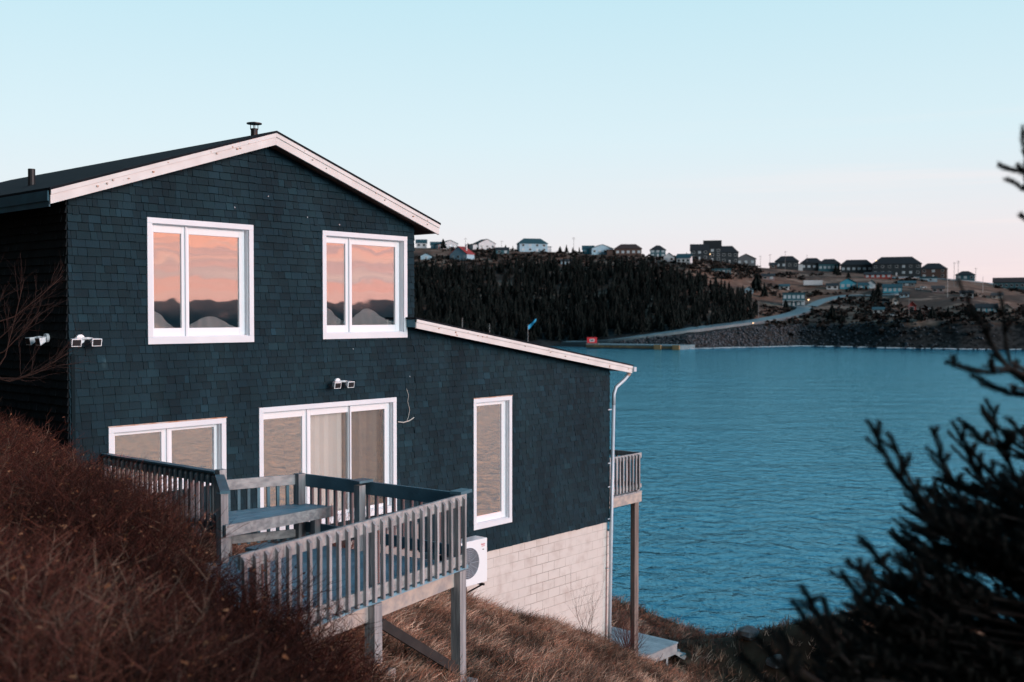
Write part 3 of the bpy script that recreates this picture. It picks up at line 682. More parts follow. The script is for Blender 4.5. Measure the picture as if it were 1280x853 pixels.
# ------------------------------------------------------------------ grass on the slope, shrubs, bare branches
def unit(az, el): return Vector((math.cos(az)*math.cos(el), math.sin(az)*math.cos(el), math.sin(el)))
def blade(mb, p, d, L, w_, tone, bend, segs=2):
    sd_ = d.cross(Vector((R.uniform(-1,1), R.uniform(-1,1), R.uniform(-.2,.2))));  sd_.normalize(); sd_ *= w_/2
    b = len(mb.v); q = Vector(p); dd = Vector(d)
    for i in range(segs+1):
        k = 1-.75*i/segs; mb.v.append(tuple(q-sd_*k)); mb.v.append(tuple(q+sd_*k))
        q = q+dd*(L/segs); dd = (dd+bend).normalized()
    for i in range(segs): mb.f.append((b+2*i, b+2*i+1, b+2*i+3, b+2*i+2)); mb.t.append(tone)
def in_view(p, mx=1.05, my=1.1):
    y = p.y
    if y < .8: return False
    return abs(p.x/y) < .478*mx+.03 and -.36*my-.05 < (p.z-EYE)/y < .3
gr = MB(); downhill = (D1*.8 - NN*.1 + Vector((0,0,-.55))).normalized()
tonesG = [(.16,.080,.050),(.115,.060,.042),(.21,.125,.085),(.06,.034,.028),(.28,.19,.14),(.045,.036,.026),(.13,.06,.04)]
def add_clump(s, o, L, n, wid=.012, gain=1.75):
    z = ground_z(s, o); p = W(s, o, z-.02)
    if not in_view(p): return
    base = R.choice(tonesG); m_ = .45+1.0*sm(-.35,.45,nz(s*.9,o*.9,9)+.5*nz(s*2.6,o*2.6,19))
    az = R.uniform(0, 6.28); lean = unit(az, .3)*.5 + downhill*.75
    for k in range(n):
        d = (lean*R.uniform(.3,1.1)+Vector((R.gauss(0,.3), R.gauss(0,.3), R.uniform(.35,1.0)))).normalized()
        t = gain*m_*R.uniform(.7,1.3); blade(gr, p+Vector((R.gauss(0,.07), R.gauss(0,.07), 0)), d, L*R.uniform(.6,1.2), wid, tuple(c*t for c in base), downhill*.55+Vector((0,0,-.12)))
for k in range(7800):
    s, o = R.uniform(-2,13.6), R.uniform(-.0,8.5)
    if o < .06 and s < 13.1: continue
    add_clump(s, o, R.uniform(.14,.32), 17, .010)
for k in range(3800):
    add_clump(R.uniform(13,24.5), R.uniform(-9,7), R.uniform(.18,.36), 12, .018)
for k in range(900):                         # rank grass against the block wall
    add_clump(R.uniform(7.2,13.2), R.uniform(.02,.3), R.uniform(.22,.42), 10, .010)
tag(gr.build('grass', M['grass']), 'matted rust brown dry grass on the slope beside the block wall', 'grass', kind='stuff')

def thicket(mb, pts, hfun, nst, red):
    for (s, o) in pts:
        z = ground_z(s, o); h = hfun(s, o)
        if h < .12: continue
        p = W(s, o, z-.05)
        top = W(s, o, z+h)
        if not (in_view(top, 1.1, 1.4) or in_view(p, 1.1, 1.4)): continue
        kind = R.random(); cl = nz(s*.8, o*.8, 20); pale = sm(.15,.5,nz(s*.6+4, o*.6, 31))
        base = (.098,.035,.027) if kind < .55 else ((.17,.066,.046) if kind < .86 else (.05,.026,.024))
        if kind > .96 - .20*pale: base = (.24,.16,.12)
        t = .30+.42*sm(-.35,.4,cl); base = tuple(c*t for c in base)
        d = Vector((R.gauss(0,.42), R.gauss(0,.42), 1)).normalized(); bend = Vector((R.gauss(0,.22), R.gauss(0,.22), -.03))
        L = h*R.uniform(.5,1.0)
        blade(mb, p, d, L, .008, base, bend, 3)
        # side twigs
        q = Vector(p); dd = Vector(d)
        for i in range(3):
            q2 = q+dd*(L/3)
            for j in range((1,5,6)[i]):
                f = R.random(); bp = q.lerp(q2, f); e_ = (dd*.8+Vector((R.gauss(0,.85), R.gauss(0,.85), R.uniform(-.3,.5)))).normalized()
                tt = R.uniform(.6,1.6); blade(mb, bp, e_, h*R.uniform(.07,.24), .0045, tuple(c*tt for c in base), Vector((R.gauss(0,.2), R.gauss(0,.2), R.uniform(-.1,.25))), 2)
                if R.random() < .05: blade(mb, bp+e_*h*.1, unit(R.uniform(0,6.28), R.uniform(-.8,.6)), R.uniform(.02,.04), .018, R.choice([(.17,.07,.035),(.10,.045,.03),(.22,.12,.07)]), Vector((0,0,-.3)), 1)
            q = q2; dd = (dd+bend).normalized()
tk = MB()
def bush_ok(s, o):
    if -2.05 < s and 3.9 < o < 7.22: return False
    if o <= 3.9: return s < -.35 and s > -6
    p = W(s, o, 0); return p.x < -.40-.090*p.y + .16*nz(p.y*1.1, 2.)
def bush_h(s, o):
    p = W(s, o, 0); e_ = (-.40-.090*p.y+.16*nz(p.y*1.1, 2.)) - p.x
    h = 1.0 + .34*nz(s*.8, o*.8, 40) + .22*nz(s*2.2, o*2.2, 41) - .04*sm(6,7,o)*sm(-4.5,-2.5,s) + .08*math.exp(-((s+2.3)/.7)**2-((o-6.3)/1.3)**2)
    h -= .10*sm(-2.5,-4,s) + .26*sm(5.,3.5,o)*sm(-5.5,-2.,s) + .30*sm(-2.2,-4.2,s)*sm(8.5,6.5,o)
    if o > 3.9: h *= .45+.55*sm(0,.75,e_)
    return h
pts = []
while len(pts) < 15500:
    # denser nearer the camera
    y = R.uniform(1.7, 15.5); x = R.uniform(-8.2, .2); s, o = so_of(x, y)
    if abs(x/y) < .56 and bush_ok(s, o) and nz(s*1.3, o*1.3, 77) > -.42+.5*R.random()-.25: pts.append((s, o))
thicket(tk, pts, bush_h, 0, 1)
tag(tk.build('shrub_thicket', M['twig']), 'dense red-brown leafless shrubs covering the near bank at lower left', 'shrubs', kind='stuff')

def branching(mb, p, d, L, r, depth, tone, spread=.5, curl=.12):
    n = 5; pts_ = [Vector(p)]; dd = Vector(d).normalized(); rr = [r]
    for i in range(n):
        dd = (dd+Vector((R.gauss(0,curl), R.gauss(0,curl), R.gauss(.03,curl)))).normalized(); pts_.append(pts_[-1]+dd*L/n); rr.append(r*(1-.65*(i+1)/n))
    mb.tube(pts_, rr, 4 if r < .006 else 6, tone)
    if depth == 0: return
    for k in range(R.choice((3,4,5))):
        i = R.randint(1, n-1); e_ = (pts_[i+1]-pts_[i]).normalized()
        nd = (e_+Vector((R.gauss(0,spread), R.gauss(0,spread), R.gauss(.1,spread)))).normalized()
        branching(mb, pts_[i].lerp(pts_[i+1], R.random()), nd, L*R.uniform(.4,.65), rr[i]*.6, depth-1, tone, spread, curl)
def bare_plant(name, s, o, h, stems, label, cat, r=.012, depth=2, tone=(.10,.055,.04), spread=.5):
    p = W(s, o, ground_z(s, o)-.05); t = thing(name, p, label, cat)
    for k in range(stems):
        b = MB(); branching(b, p+Vector((R.gauss(0,.04), R.gauss(0,.04), 0)), (R.gauss(0,.35), R.gauss(0,.35), 1), h*R.uniform(.75,1.05), r, depth, tone, spread)
        b.build('stem', M['twig'], t, smooth=True)
    return t
# bare tree in front of the dark side wall
p = at(-30, 560, 11.5); p.z = EYE + ground_z(*so_of(p.x, p.y)); t = thing('bare_tree', p, 'leafless brown tree reaching in from the left in front of the dark side wall', 'tree')
b = MB(); b.tube([p+Vector((-.25,0,-.1)), p+Vector((-.18,0,1.0)), p+Vector((-.05,.05,1.9))], [.06,.045,.03], 8, (.09,.05,.04)); b.build('trunk', M['twig'], t, smooth=True)
for (ex, ey, dy) in ((78,345,.2),(50,390,0),(20,400,.1),(30,350,-.1),(70,455,.1),(88,440,0),(-5,370,0),(35,470,.2)):
    e_ = at(ex, ey, 11.5+dy); a_ = p+Vector((-.06,.05,R.uniform(1.0,1.9))); b = MB()
    mid = a_.lerp(e_, .5)+Vector((R.uniform(-.05,.1), 0, -.18)); b.tube([a_, a_.lerp(mid,.6)+Vector((0,0,-.03)), mid, mid.lerp(e_,.55)+Vector((0,0,-.02)), e_], [.009,.008,.006,.004,.0025], 5, (.06,.032,.026))
    for k in range(7):
        f = R.uniform(.1,.95); q = mid.lerp(e_, f); branching(b, q, (e_-mid).normalized()+Vector((R.gauss(0,.5), R.gauss(0,.3), R.gauss(.2,.5))), R.uniform(.2,.5), .003, 1, (.055,.032,.028))
    b.build('branch', M['twig'], t, smooth=True)
bare_plant('shrub', 13.3, .35, .95, 30, 'small dense red-brown shrub at the foot of the downspout beside the low platform', 'shrub', .007, 2, (.11,.04,.035), .4)
bare_plant('shrub', 9.6, 1.9, 1.35, 5, 'thin bare shrub of a few tall stems in the grass before the block wall', 'shrub', .006, 2, (.13,.08,.06), .35)
bare_plant('shrub', 13.2, 2.3, .9, 14, 'low bare twiggy shrub on the grass in front of the low platform', 'shrub', .006, 2, (.14,.07,.05), .4)
bare_plant('shrub', 3.6, 1.6, 1.15, 26, 'small red-brown shrub growing between the bench railing and the house wall', 'shrub', .007, 2, (.13,.045,.035), .4)
bare_plant('shrub', 10.5, 4.2, .55, 18, 'short rust-coloured bush low in the grass right of the deck posts', 'shrub', .006, 1, (.13,.06,.04), .4)

for k, (s_, o_, rr, lb_) in enumerate(((17.6,1.2,.32,'largest grey rock lying in the grass beyond the low platform'),(18.6,.9,.2,'small grey rock at the lip of the bank beyond the low platform'),(16.9,2.3,.24,'grey stone half sunk in the grass nearest the spruce'))):
    p = W(s_, o_, ground_z(s_, o_)+.03); b = MB(); nU_, nV_ = 10, 6; vs = []
    for j in range(nV_+1):
        for i in range(nU_):
            a, e_ = 6.283*i/nU_, -math.pi/2+math.pi*j/nV_; d = Vector((math.cos(a)*math.cos(e_), math.sin(a)*math.cos(e_), math.sin(e_)*.6)); vs.append(p+d*rr*(1+.35*nz(d.x*1.6+k*9, d.y*1.6, d.z*1.6)))
    b.add(vs, [(j*nU_+i, j*nU_+(i+1) % nU_, (j+1)*nU_+(i+1) % nU_, (j+1)*nU_+i) for j in range(nV_) for i in range(nU_)])
    tag(b.build('rock', mat('grey_rock', (.16,.17,.18), .9, (.09,.09,.09), 5, bump=.5)), lb_, 'rock')

# ------------------------------------------------------------------ the spruce on the right
TX, TY = 2.95, 4.7; ts, to = so_of(TX, TY); TB = Vector((TX, TY, EYE+ground_z(ts, to)))
spr = thing('spruce_tree', TB, 'dark spruce tree with upturned bristly shoots close by on the right', 'tree')
b = MB(); b.tube([TB+Vector((0,0,-.2)), Vector((TX,TY,EYE-1.5)), Vector((TX-.02,TY,EYE)), Vector((TX-.05,TY,EYE+1.3))], [.13,.09,.055,.02], 12); b.build('trunk', M['bark'], spr, smooth=True)
nd = MB(); lb = MB()
def shoot(a, b_, r=.023, dens=2600, tip=True):
    """bottle-brush spruce shoot from a to b_"""
    a, b_ = Vector(a), Vector(b_); L = (b_-a).length; d = (b_-a)/L; c1 = d.cross(Vector((.3,.2,1))).normalized(); c2 = d.cross(c1)
    lb.tube([a, b_], [.0045,.003], 4)
    sag = c1*R.uniform(-.1,.1)*L
    for k in range(int(dens*L)):
        f = R.random(); an = R.uniform(0, 6.283); rad = c1*math.cos(an)+c2*math.sin(an)
        q = a+d*(L*f)+sag*4*f*(1-f); nl = r*R.uniform(.7,1.15)
        e_ = q+(rad*.80+d*.62)*nl; sd_ = d.cross(rad)*.0015
        i = len(nd.v); nd.v += [tuple(q-sd_), tuple(q+sd_), tuple(e_)]; nd.f.append((i, i+1, i+2)); nd.t.append(R.choice((.7,1.,1.3,1.9)))
def spray(a, e_, n, L0, side=.75, dens=2500):
    """a branch from a to e_ with side shoots pointing forward and up"""
    a, e_ = Vector(a), Vector(e_); d = (e_-a).normalized(); L = (e_-a).length
    k = max(2, int(L/.12)); prev = a
    for i in range(k): nx = a.lerp(e_, (i+1)/k)+Vector((0,0,-.06*L*math.sin(math.pi*(i+1)/k))); shoot(prev, nx, dens=dens); prev = nx
    for i in range(n):
        f = .12+.80*(i+R.random())/n; q = a.lerp(e_, f); q.z -= .06*L*math.sin(math.pi*f)
        l = L0*(1.15-.75*f)*R.uniform(.7,1.2); sgn = 1 if i % 2 else -1
        ax = d.cross(Vector((0,0,1))).normalized()
        dd = (d*.9+ax*sgn*side*R.uniform(.5,1.1)+Vector((0,0,R.uniform(.1,.55)))).normalized()
        shoot(q, q+dd*l, dens=dens)
        if l > .16:
            for j in (-1,1): shoot(q+dd*l*.4, q+dd*l*.4+(dd+ax*j*.8+Vector((0,0,R.uniform(.0,.4)))).normalized()*l*.5, dens=dens)
def limb(pts_, r0=.02):
    pts_ = [Vector(p) for p in pts_]; n = len(pts_); lb.tube(pts_, [r0*(1-.7*i/(n-1)) for i in range(n)], 6)
def trunk_pt(z): return Vector((TX-.02, TY, EYE+z))
# long branches: tips read off the photograph, each at its own depth
main = [  # (root px,py,Y) -> tip, with side shoots
 ((1330,505,4.5),(1246,440,4.2),6,.16), ((1255,455,4.2),(1198,350,4.1),3,.10), ((1262,452,4.2),(1249,366,4.15),2,.08), ((1268,462,4.2),(1184,452,4.0),3,.12), ((1300,492,4.3),(1216,470,4.0),2,.10),
 ((1180,660,4.3),(1084,527,3.9),7,.15), ((1175,650,4.3),(1110,542,4.0),4,.14), ((1200,620,4.4),(1164,537,4.2),5,.12), ((1235,610,4.4),(1190,528,4.3),5,.12),
 ((1262,560,4.5),(1204,529,4.2),4,.12), ((1270,600,4.5),(1232,500,4.4),6,.13), ((1310,580,4.5),(1228,512,4.3),4,.1), ((1310,570,4.5),(1264,525,4.4),4,.1), ((1300,640,4.5),(1208,555,4.3),6,.15),
 ((1190,760,4.2),(1074,671,3.8),6,.16), ((1160,740,4.2),(1060,702,3.7),5,.14), ((1130,790,4.1),(1052,716,3.6),6,.14), ((1110,800,4.1),(1075,700,3.7),5,.14),
 ((1070,820,4.0),(1001,733,3.6),5,.14), ((1080,850,4.0),(990,752,3.5),5,.14), ((1060,850,4.0),(1026,745,3.6),4,.12), ((1050,870,3.9),(944,798,3.4),5,.14), ((1040,890,3.9),(924,818,3.4),4,.12),
 ((1010,880,3.8),(972,788,3.4),4,.12), ((1300,215,4.6),(1250,206,4.5),2,.07), ((1300,240,4.6),(1258,224,4.5),1,.06), ((1292,300,4.6),(1279,158,4.6),3,.06), ((1300,280,4.6),(1276,268,4.5),1,.05)]
for (a, e_, n, l0) in main: spray(at(a[0],a[1],a[2]), at(e_[0],e_[1],e_[2]), n, l0)
for (a, e_, n, l0) in main:
    q = at(*a); h = R.uniform(.15,.5); r_ = trunk_pt(min(1.2, max(-3.0, q.z-EYE-.25))); limb([r_, r_.lerp(q,.5)+Vector((0,0,-.08)), q, q.lerp(at(*e_), .5)], .014)
def inpoly(x, y, P):
    c = False
    for i in range(len(P)):
        x1, y1 = P[i]; x2, y2 = P[i-1]
        if (y1 > y) != (y2 > y) and x < (x2-x1)*(y-y1)/(y2-y1)+x1: c = not c
    return c
POLY = [(1125,640),(1165,592),(1205,585),(1250,560),(1300,540),(1420,560),(1420,900),(960,900),(985,850),(1015,810),(1055,760),(1085,730),(1105,690)]
cnt = 0
while cnt < 600:
    x, y = R.uniform(950,1420), R.uniform(540,900)
    if not inpoly(x, y, POLY): continue
    Y = R.uniform(3.8, 5.6)
    e_ = at(x, y, Y); tocen = (e_-Vector((TX, TY, e_.z))); tocen.normalize()
    L = R.uniform(.28,.5); a = e_-(tocen+Vector((0,0,R.uniform(.1,.8)))).normalized()*L
    spray(a, e_, 6, .15, dens=1700); cnt += 1
    if cnt % 3 == 0: r_ = trunk_pt(max(-3.5, min(1., a.z-EYE-.2))); limb([r_, r_.lerp(a,.5)+Vector((0,0,-.06)), a], .012)
for k in range(150):                        # boughs all round the trunk, up to its tip
    zz2 = R.uniform(-3.6, 1.35); f = (1.4-zz2)/5.0; a = trunk_pt(zz2)-Vector((.03*max(0,zz2),0,0)); L = .10+.62*min(1, f*2.2)*R.uniform(.6,1)
    e_ = a+unit(R.uniform(0,6.283), R.uniform(-.05,.45))*L; spray(a, e_, 5 if L > .3 else 3, .14, dens=1500)
for k in range(40):                         # longer boughs on the side away from the house
    zz2 = R.uniform(-3.4, .2); a = trunk_pt(zz2); e_ = a+unit(R.uniform(-1.3,1.0), R.uniform(-.1,.25))*R.uniform(.8,1.3); spray(a, e_, 9, .26, dens=1300)
lb.build('limb', M['shoot_bark'], spr); nd.build('foliage', M['needle'], spr)

# ------------------------------------------------------------------ the far shore: terrain, wood, road, houses
def lint(x, T):
    if x <= T[0][0]: return T[0][1]
    for (a, b), (c, d) in zip(T, T[1:]):
        if x <= c: return b+(d-b)*(x-a)/(c-a)
    return T[-1][1]
RIDGE = [(-300,372),(100,345),(400,322),(520,309),(700,315),(860,322),(950,334),(1060,340),(1200,349),(1290,362),(1450,372),(1700,380),(1900,390)]
SHORE = [(-300,430),(400,432),(690,434),(860,436.5),(1000,433),(1200,437),(1320,438),(1500,430),(1750,424),(1900,420)]
BANK  = [(-300,.3),(700,.5),(860,7.5),(1000,12),(1300,13.5),(1600,10),(1900,6)]
def px_az(px): return (px-CX)/FP               # tangent of azimuth
def far_z(px, d):                              # absolute height at depth shore+d
    D0 = shoreY(px); u_ = px_az(px); x = u_*(D0+d)
    bank = lint(px, BANK)*(.85+.3*nz(x*.02, 3.))
    zr = EYE + (D0+290)*(HY-lint(px, RIDGE))/FP
    if d < 0: return -2+.12*max(d,-40)
    z = -.3 + bank*sm(0, 16, d) + .25*nz(x*.25, d*.25, 3)*min(1,d/5)
    t = max(0, min(1, (d-14)/276.)); z += (zr-bank)*(.55*t+.45*t*t*(3-2*t))
    z += 1.3*nz(x*.012, d*.012, 7)*min(1, d/40)*(1-.75*sm(200,290,d))
    if d > 290: z -= (d-290)*.05
    return z
def shoreY(px): return EYE*FP/(lint(px, SHORE)-HY) + 6*nz(px*.013, 5.)
def FW(px, d):
    Y = shoreY(px)+d; return Vector((px_az(px)*Y, Y, far_z(px, d)))
def proj(p):
    c, s_ = math.cos(PITCH), math.sin(PITCH); y, z = p.y, p.z-EYE
    f_ = y*c - z*s_; v_ = y*s_ + z*c; return CX+FP*p.x/f_, CY-FP*v_/f_
def far_at(px, py):                            # first point of the far terrain met at a pixel
    d = 0.5
    while d < 330:
        p = FW(px, d)
        if proj(p)[1] <= py: return p, d
        d += 1.0
    return FW(px, 285), 285
fm = bpy.data.materials.new('far_hill'); fm.use_nodes = True; t = fm.node_tree; p = t.nodes['Principled BSDF']
p.inputs['Roughness'].default_value = .95; p.inputs['Specular IOR Level'].default_value = .1
tc_ = N_(t, 'ShaderNodeTexCoord'); 
def fn_(sc, det=4):
    n = N_(t, 'ShaderNodeTexNoise'); n.inputs['Scale'].default_value = sc; n.inputs['Detail'].default_value = det; t.links.new(tc_.outputs['Object'], n.inputs[0]); return n.outputs[0]
c = mixc(t, mrange(t, fn_(.018), .42, .58), (.21,.115,.08), (.085,.052,.040))
c = mixc(t, mrange(t, fn_(.05), .50, .64), c, (.30,.20,.15))
c = mixc(t, mth(t, 'MULTIPLY', mrange(t, fn_(.25), .4, .65), .6), c, (.035,.026,.022))
ge = N_(t, 'ShaderNodeNewGeometry'); sp_ = N_(t, 'ShaderNodeSeparateXYZ'); t.links.new(ge.outputs['Position'], sp_.inputs[0])
rock = mixc(t, mrange(t, fn_(.6), .35, .65), (.016,.015,.015), (.05,.046,.045))
zz_ = mth(t, 'ADD', sp_.outputs[2], mth(t, 'MULTIPLY', fn_(.05), 6))
c = mixc(t, mrange(t, zz_, 11.5, 14), rock, c)
t.links.new(c, p.inputs['Base Color'])
fb_ = MB(); pxs = list(range(-300, 500, 20))+list(range(500, 1300, 5))+list(range(1300, 1901, 20)); ds = [-40,-8]+[i*2 for i in range(0, 14)]+[28+i*5 for i in range(0, 58)]+[330,380,460,600,900]
fb_.add([FW(a, b) for b in ds for a in pxs], [(j*len(pxs)+i, j*len(pxs)+i+1, (j+1)*len(pxs)+i+1, (j+1)*len(pxs)+i) for j in range(len(ds)-1) for i in range(len(pxs)-1)])
tag(fb_.build('hills', fm, smooth=True), 'brown hillside across the bay with a rocky shore', 'hill', kind='structure')
# hills across the bay to the right, seen mirrored in the windows
hm = mat('distant_hill', (.08,.11,.12), .95, (.10,.115,.12), .01, spec=.1)
hb = MB(); az = [math.radians(52+i*.75) for i in range(0, 110)]; vs = []
for j, (dd, hh) in enumerate(((0,-3),(25,9),(140,24),(300,1.0),(600,.6))):
    for a in az:
        k = math.degrees(a); top = (29+11*nz(k*.09, 1.5)+6*nz(k*.3, 4.)) * (sm(50,60,k))
        D = 1150+60*nz(k*.1, 8.)+dd; z = hh if j < 2 else (top*.7 if j == 2 else top*hh)
        vs.append((math.sin(a)*D, math.cos(a)*D, z))
n_ = len(az); hb.add(vs, [(j*n_+i, j*n_+i+1, (j+1)*n_+i+1, (j+1)*n_+i) for j in range(4) for i in range(n_-1)])
tag(hb.build('distant_hills', hm, smooth=True), 'low dark hills across the water far to the right', 'hill', kind='structure')

# road and causeway on the far shore
asph = mat('pale_asphalt', (.10,.15,.17), .55, (.07,.11,.13), .3, spec=.5)
rp = [(700,430),(740,430.5),(790,424.5),(840,418),(880,412),(912,408),(940,404.5),(962,401),(985,397),(1001,392),(1008,388),(1002,385.5),(990,384.5)]
rpt = []
for (a, b), (c_, d_) in zip(rp, rp[1:]):
    for k in range(6): f = k/6; rpt.append(far_at(a+(c_-a)*f, b+(d_-b)*f)[0])
rb = MB(); prev = None; vs = []
rs_ = []
for i, q in enumerate(rpt):
    lo, hi = max(0, i-3), min(len(rpt), i+4); rs_.append(sum(rpt[lo:hi], Vector())/(hi-lo))
for i, q in enumerate(rs_):
    d = (rs_[min(i+1, len(rs_)-1)]-rs_[max(i-1, 0)]); d.z = 0; d.normalize(); n = Vector((-d.y, d.x, 0))*4.2
    if n.y < 0: n = -n
    z = q.z+.9; vs += [q-n*1.02+Vector((0,0,-2.6)), Vector((*(q-n).xy, z)), Vector((*(q+n).xy, z+.35)), q+n*1.02+Vector((0,0,-1.5))]
rb.add(vs, [(4*i+k, 4*i+4+k, 4*i+5+k, 4*i+1+k) for i in range(len(rs_)-1) for k in range(3)])
tag(rb.build('road', asph), 'pale grey road along the causeway of the far shore', 'road', kind='structure')
# guard rail as a low light beam
rk = MB()
for k in range(2600):                        # armour stone of the causeway
    px = R.uniform(765, 1010) if R.random() < .8 else 1010+abs(R.gauss(0,90)); d = R.uniform(-1.5, 15); q = FW(px, d); r_ = R.uniform(.35,1.0)
    vs = [(q + Vector((R.uniform(-1,1), R.uniform(-1,1), R.uniform(-.6,.9)))*r_) for _ in range(7)]
    c_ = q+Vector((0,0,.2)); ov = [c_+Vector((r_*R.uniform(.6,1.1)*x, r_*R.uniform(.6,1.1)*y, r_*R.uniform(.5,1.)*z)) for x,y,z in ((1,0,0),(0,1,0),(-1,0,0),(0,-1,0),(0,0,1),(0,0,-1))]
    rk.add(ov, [(0,1,4),(1,2,4),(2,3,4),(3,0,4),(1,0,5),(2,1,5),(3,2,5),(0,3,5)], R.uniform(.6,1.6))
tag(rk.build('armour_stone', mat('stone', (.05,.055,.062), .9, tone=True)), 'dark grey boulders banked below the causeway road', 'rocks', kind='stuff')
fo_ = MB()
for k in range(120):
    px = R.uniform(800,1280); q = FW(px, -1.5+R.uniform(-2,1)); q.z = .06; a = R.uniform(.6,3.0) if 860 < px < 1080 else R.uniform(.3,1.2)
    n = 8; fo_.add([q+Vector((a*1.6*math.cos(6.283*i/n)*R.uniform(.6,1), .5*math.sin(6.283*i/n)*R.uniform(.5,1), R.uniform(0,.15)+(.2 if i < 4 else 0))) for i in range(n)], [tuple(range(n))])
tag(fo_.build('foam', mat('foam', (.55,.62,.65), .8)), 'thin white foam where small waves meet the far rocks', 'foam', kind='stuff')

# conifers
cm = mat('dark_conifer', (.010,.013,.012), .9, tone=True, spec=.1); tkm = mat('conifer_trunk', (.075,.07,.07), .9)
def conifer_mesh(mb, p, h, w_, rnd, tiers=6, n=7, tone=1.):
    p = Vector(p)
    for k in range(tiers):
        f = k/tiers; z0 = h*(.12+.88*f); z1 = min(h, z0+h*.30); r_ = w_*(1-f)**.8*rnd.uniform(.8,1.15); b = len(mb.v)
        mb.v.append(tuple(p+Vector((0,0,z1)))); a0 = rnd.random()*6
        for i in range(n*2):
            a = a0+math.pi*i/n; rr = r_*(rnd.uniform(.75,1.2) if i % 2 == 0 else rnd.uniform(.3,.55))
            mb.v.append(tuple(p+Vector((rr*math.cos(a), rr*math.sin(a), z0-(.05*h if i % 2 == 0 else 0)+rnd.uniform(-.02,.02)*h))))
        tn = tone*rnd.uniform(.7,1.4)
        for i in range(n*2): mb.f.append((b, b+1+i, b+1+(i+1) % (n*2))); mb.t.append(tn)
FOREST = [(440,336),(517,338),(560,343),(600,342),(640,334),(700,336),(740,334),(800,338),(850,350),(885,356),(915,366),(940,378),(948,392),(940,402),(905,407),(850,413),(800,418),(760,424),(700,427),(440,430)]
fr_m = MB(); n_t = 0; tw_ = MB()
while n_t < 2300:
    px = R.uniform(440, 950); d = R.uniform(6, 285); q = FW(px, d); py = proj(q)[1]
    if not inpoly(px, py, FOREST): continue
    q.z -= .2; h = (R.uniform(4,7) if R.random() < .3 else R.uniform(6,11.5))*(1 if px < 850 else .8); conifer_mesh(fr_m, q, h, R.uniform(1.3,2.2), R, 5, 5, R.uniform(.5,1.3)); n_t += 1
    if R.random() < .55: tw_.tube([q, q+Vector((R.uniform(-.3,.3),0,h*R.uniform(.6,1.0)))], [.13,.05], 4)
wood = fr_m.build('forest', cm); tag(wood, 'dense dark conifer wood covering the hillside behind the causeway', 'forest', kind='stuff')
tag(tw_.build('dead_trunks', tkm), 'bare grey trunks standing among the dark conifers of the wood', 'trunks', kind='stuff')
def tree_proto(h, w_):
    t = bpy.data.objects.new('conifer', None); COL.objects.link(t)
    m = MB(); m.tube([(0,0,-.4), (0,0,h*.7)], [.16,.05], 6); tr = m.build('trunk', tkm, t)
    m = MB(); conifer_mesh(m, (0,0,0), h, w_, R, 8, 7); cr = m.build('crown', cm, t); return t
protos = [tree_proto(8, 2.0), tree_proto(6, 1.7), tree_proto(10, 1.9), tree_proto(5, 2.0)]
used = set()
TREES = [ # px, base py, height px, phrase
 (585,306,9,'spruce just right of the red roofed house chimney'),(632,306,8,'small spruce on the skyline between the white gabled house and the blue hip-roofed house'),(641,307,7,'stubby spruce on the skyline left of the blue hip-roofed house'),
 (700,312,9,'pointed spruce on the skyline right of the blue hip-roofed house'),(708,313,11,'tallest spruce of the skyline row left of the bright blue house'),(716,313,8,'low spruce next to a skyline pole left of the bright blue house'),(724,313,9,'spruce touching the left end of the bright blue skyline house'),
 (554,312,14,'dark spruce at the left side of the red roofed house'),(618,326,18,'big dark spruce right of the red roofed house'),(815,327,9,'small spruce left of the white terraced houses'),(858,325,10,'spruce standing in front of the white terraced houses'),
 (946,366,26,'tall dark tree left of the small blue shed above the wood'),(955,372,20,'bushy tree right of the small blue shed above the wood'),(1044,344,14,'dark spruce in front of the long teal skyline house'),(1048,346,17,'broad dark spruce right of the long teal skyline house'),
 (1060,348,9,'low spruce left of the bright blue village house'),(1097,374,22,'dark tree between the small blue cottages'),(1091,378,18,'low dark tree below the small blue cottages'),(1015,396,14,'small spruce beside the bend of the far road'),(1040,402,22,'large dark bush-like spruce above the cliff right of the road bend'),
 (1052,404,16,'dark spruce above the cliff right of the road bend'),(1143,356,8,'small spruce right of the grey roofed house'),(1150,402,20,'dark spruce below the red shed'),(1165,400,18,'dark spruce below the white car near the right poles'),(1185,398,16,'leftmost of the dark trees behind the spruce shoot tips'),
 (1215,400,20,'dark tree below the low blue building'),(1262,404,16,'dark tree near the right edge on the cliff top'),(982,388,14,'dark bush-like spruce left of the teal windowed building'),(1226,398,15,'short tree right below the low blue building')]
for i, (px, py, hp, ph) in enumerate(TREES):
    q, d = far_at(px, py); k = i % 4; pr = protos[k]
    o = pr if k not in used else copy_tree(pr); used.add(k)
    H = (8,6,10,5)[k]; sc = hp*q.y/FP/H; o.location = q+Vector((0,0,-.2)); o.scale = (sc*1.15, sc*1.15, sc); o.rotation_euler.z = i*1.3
    tag(o, ph, 'tree', 'conifers scattered round the far village')
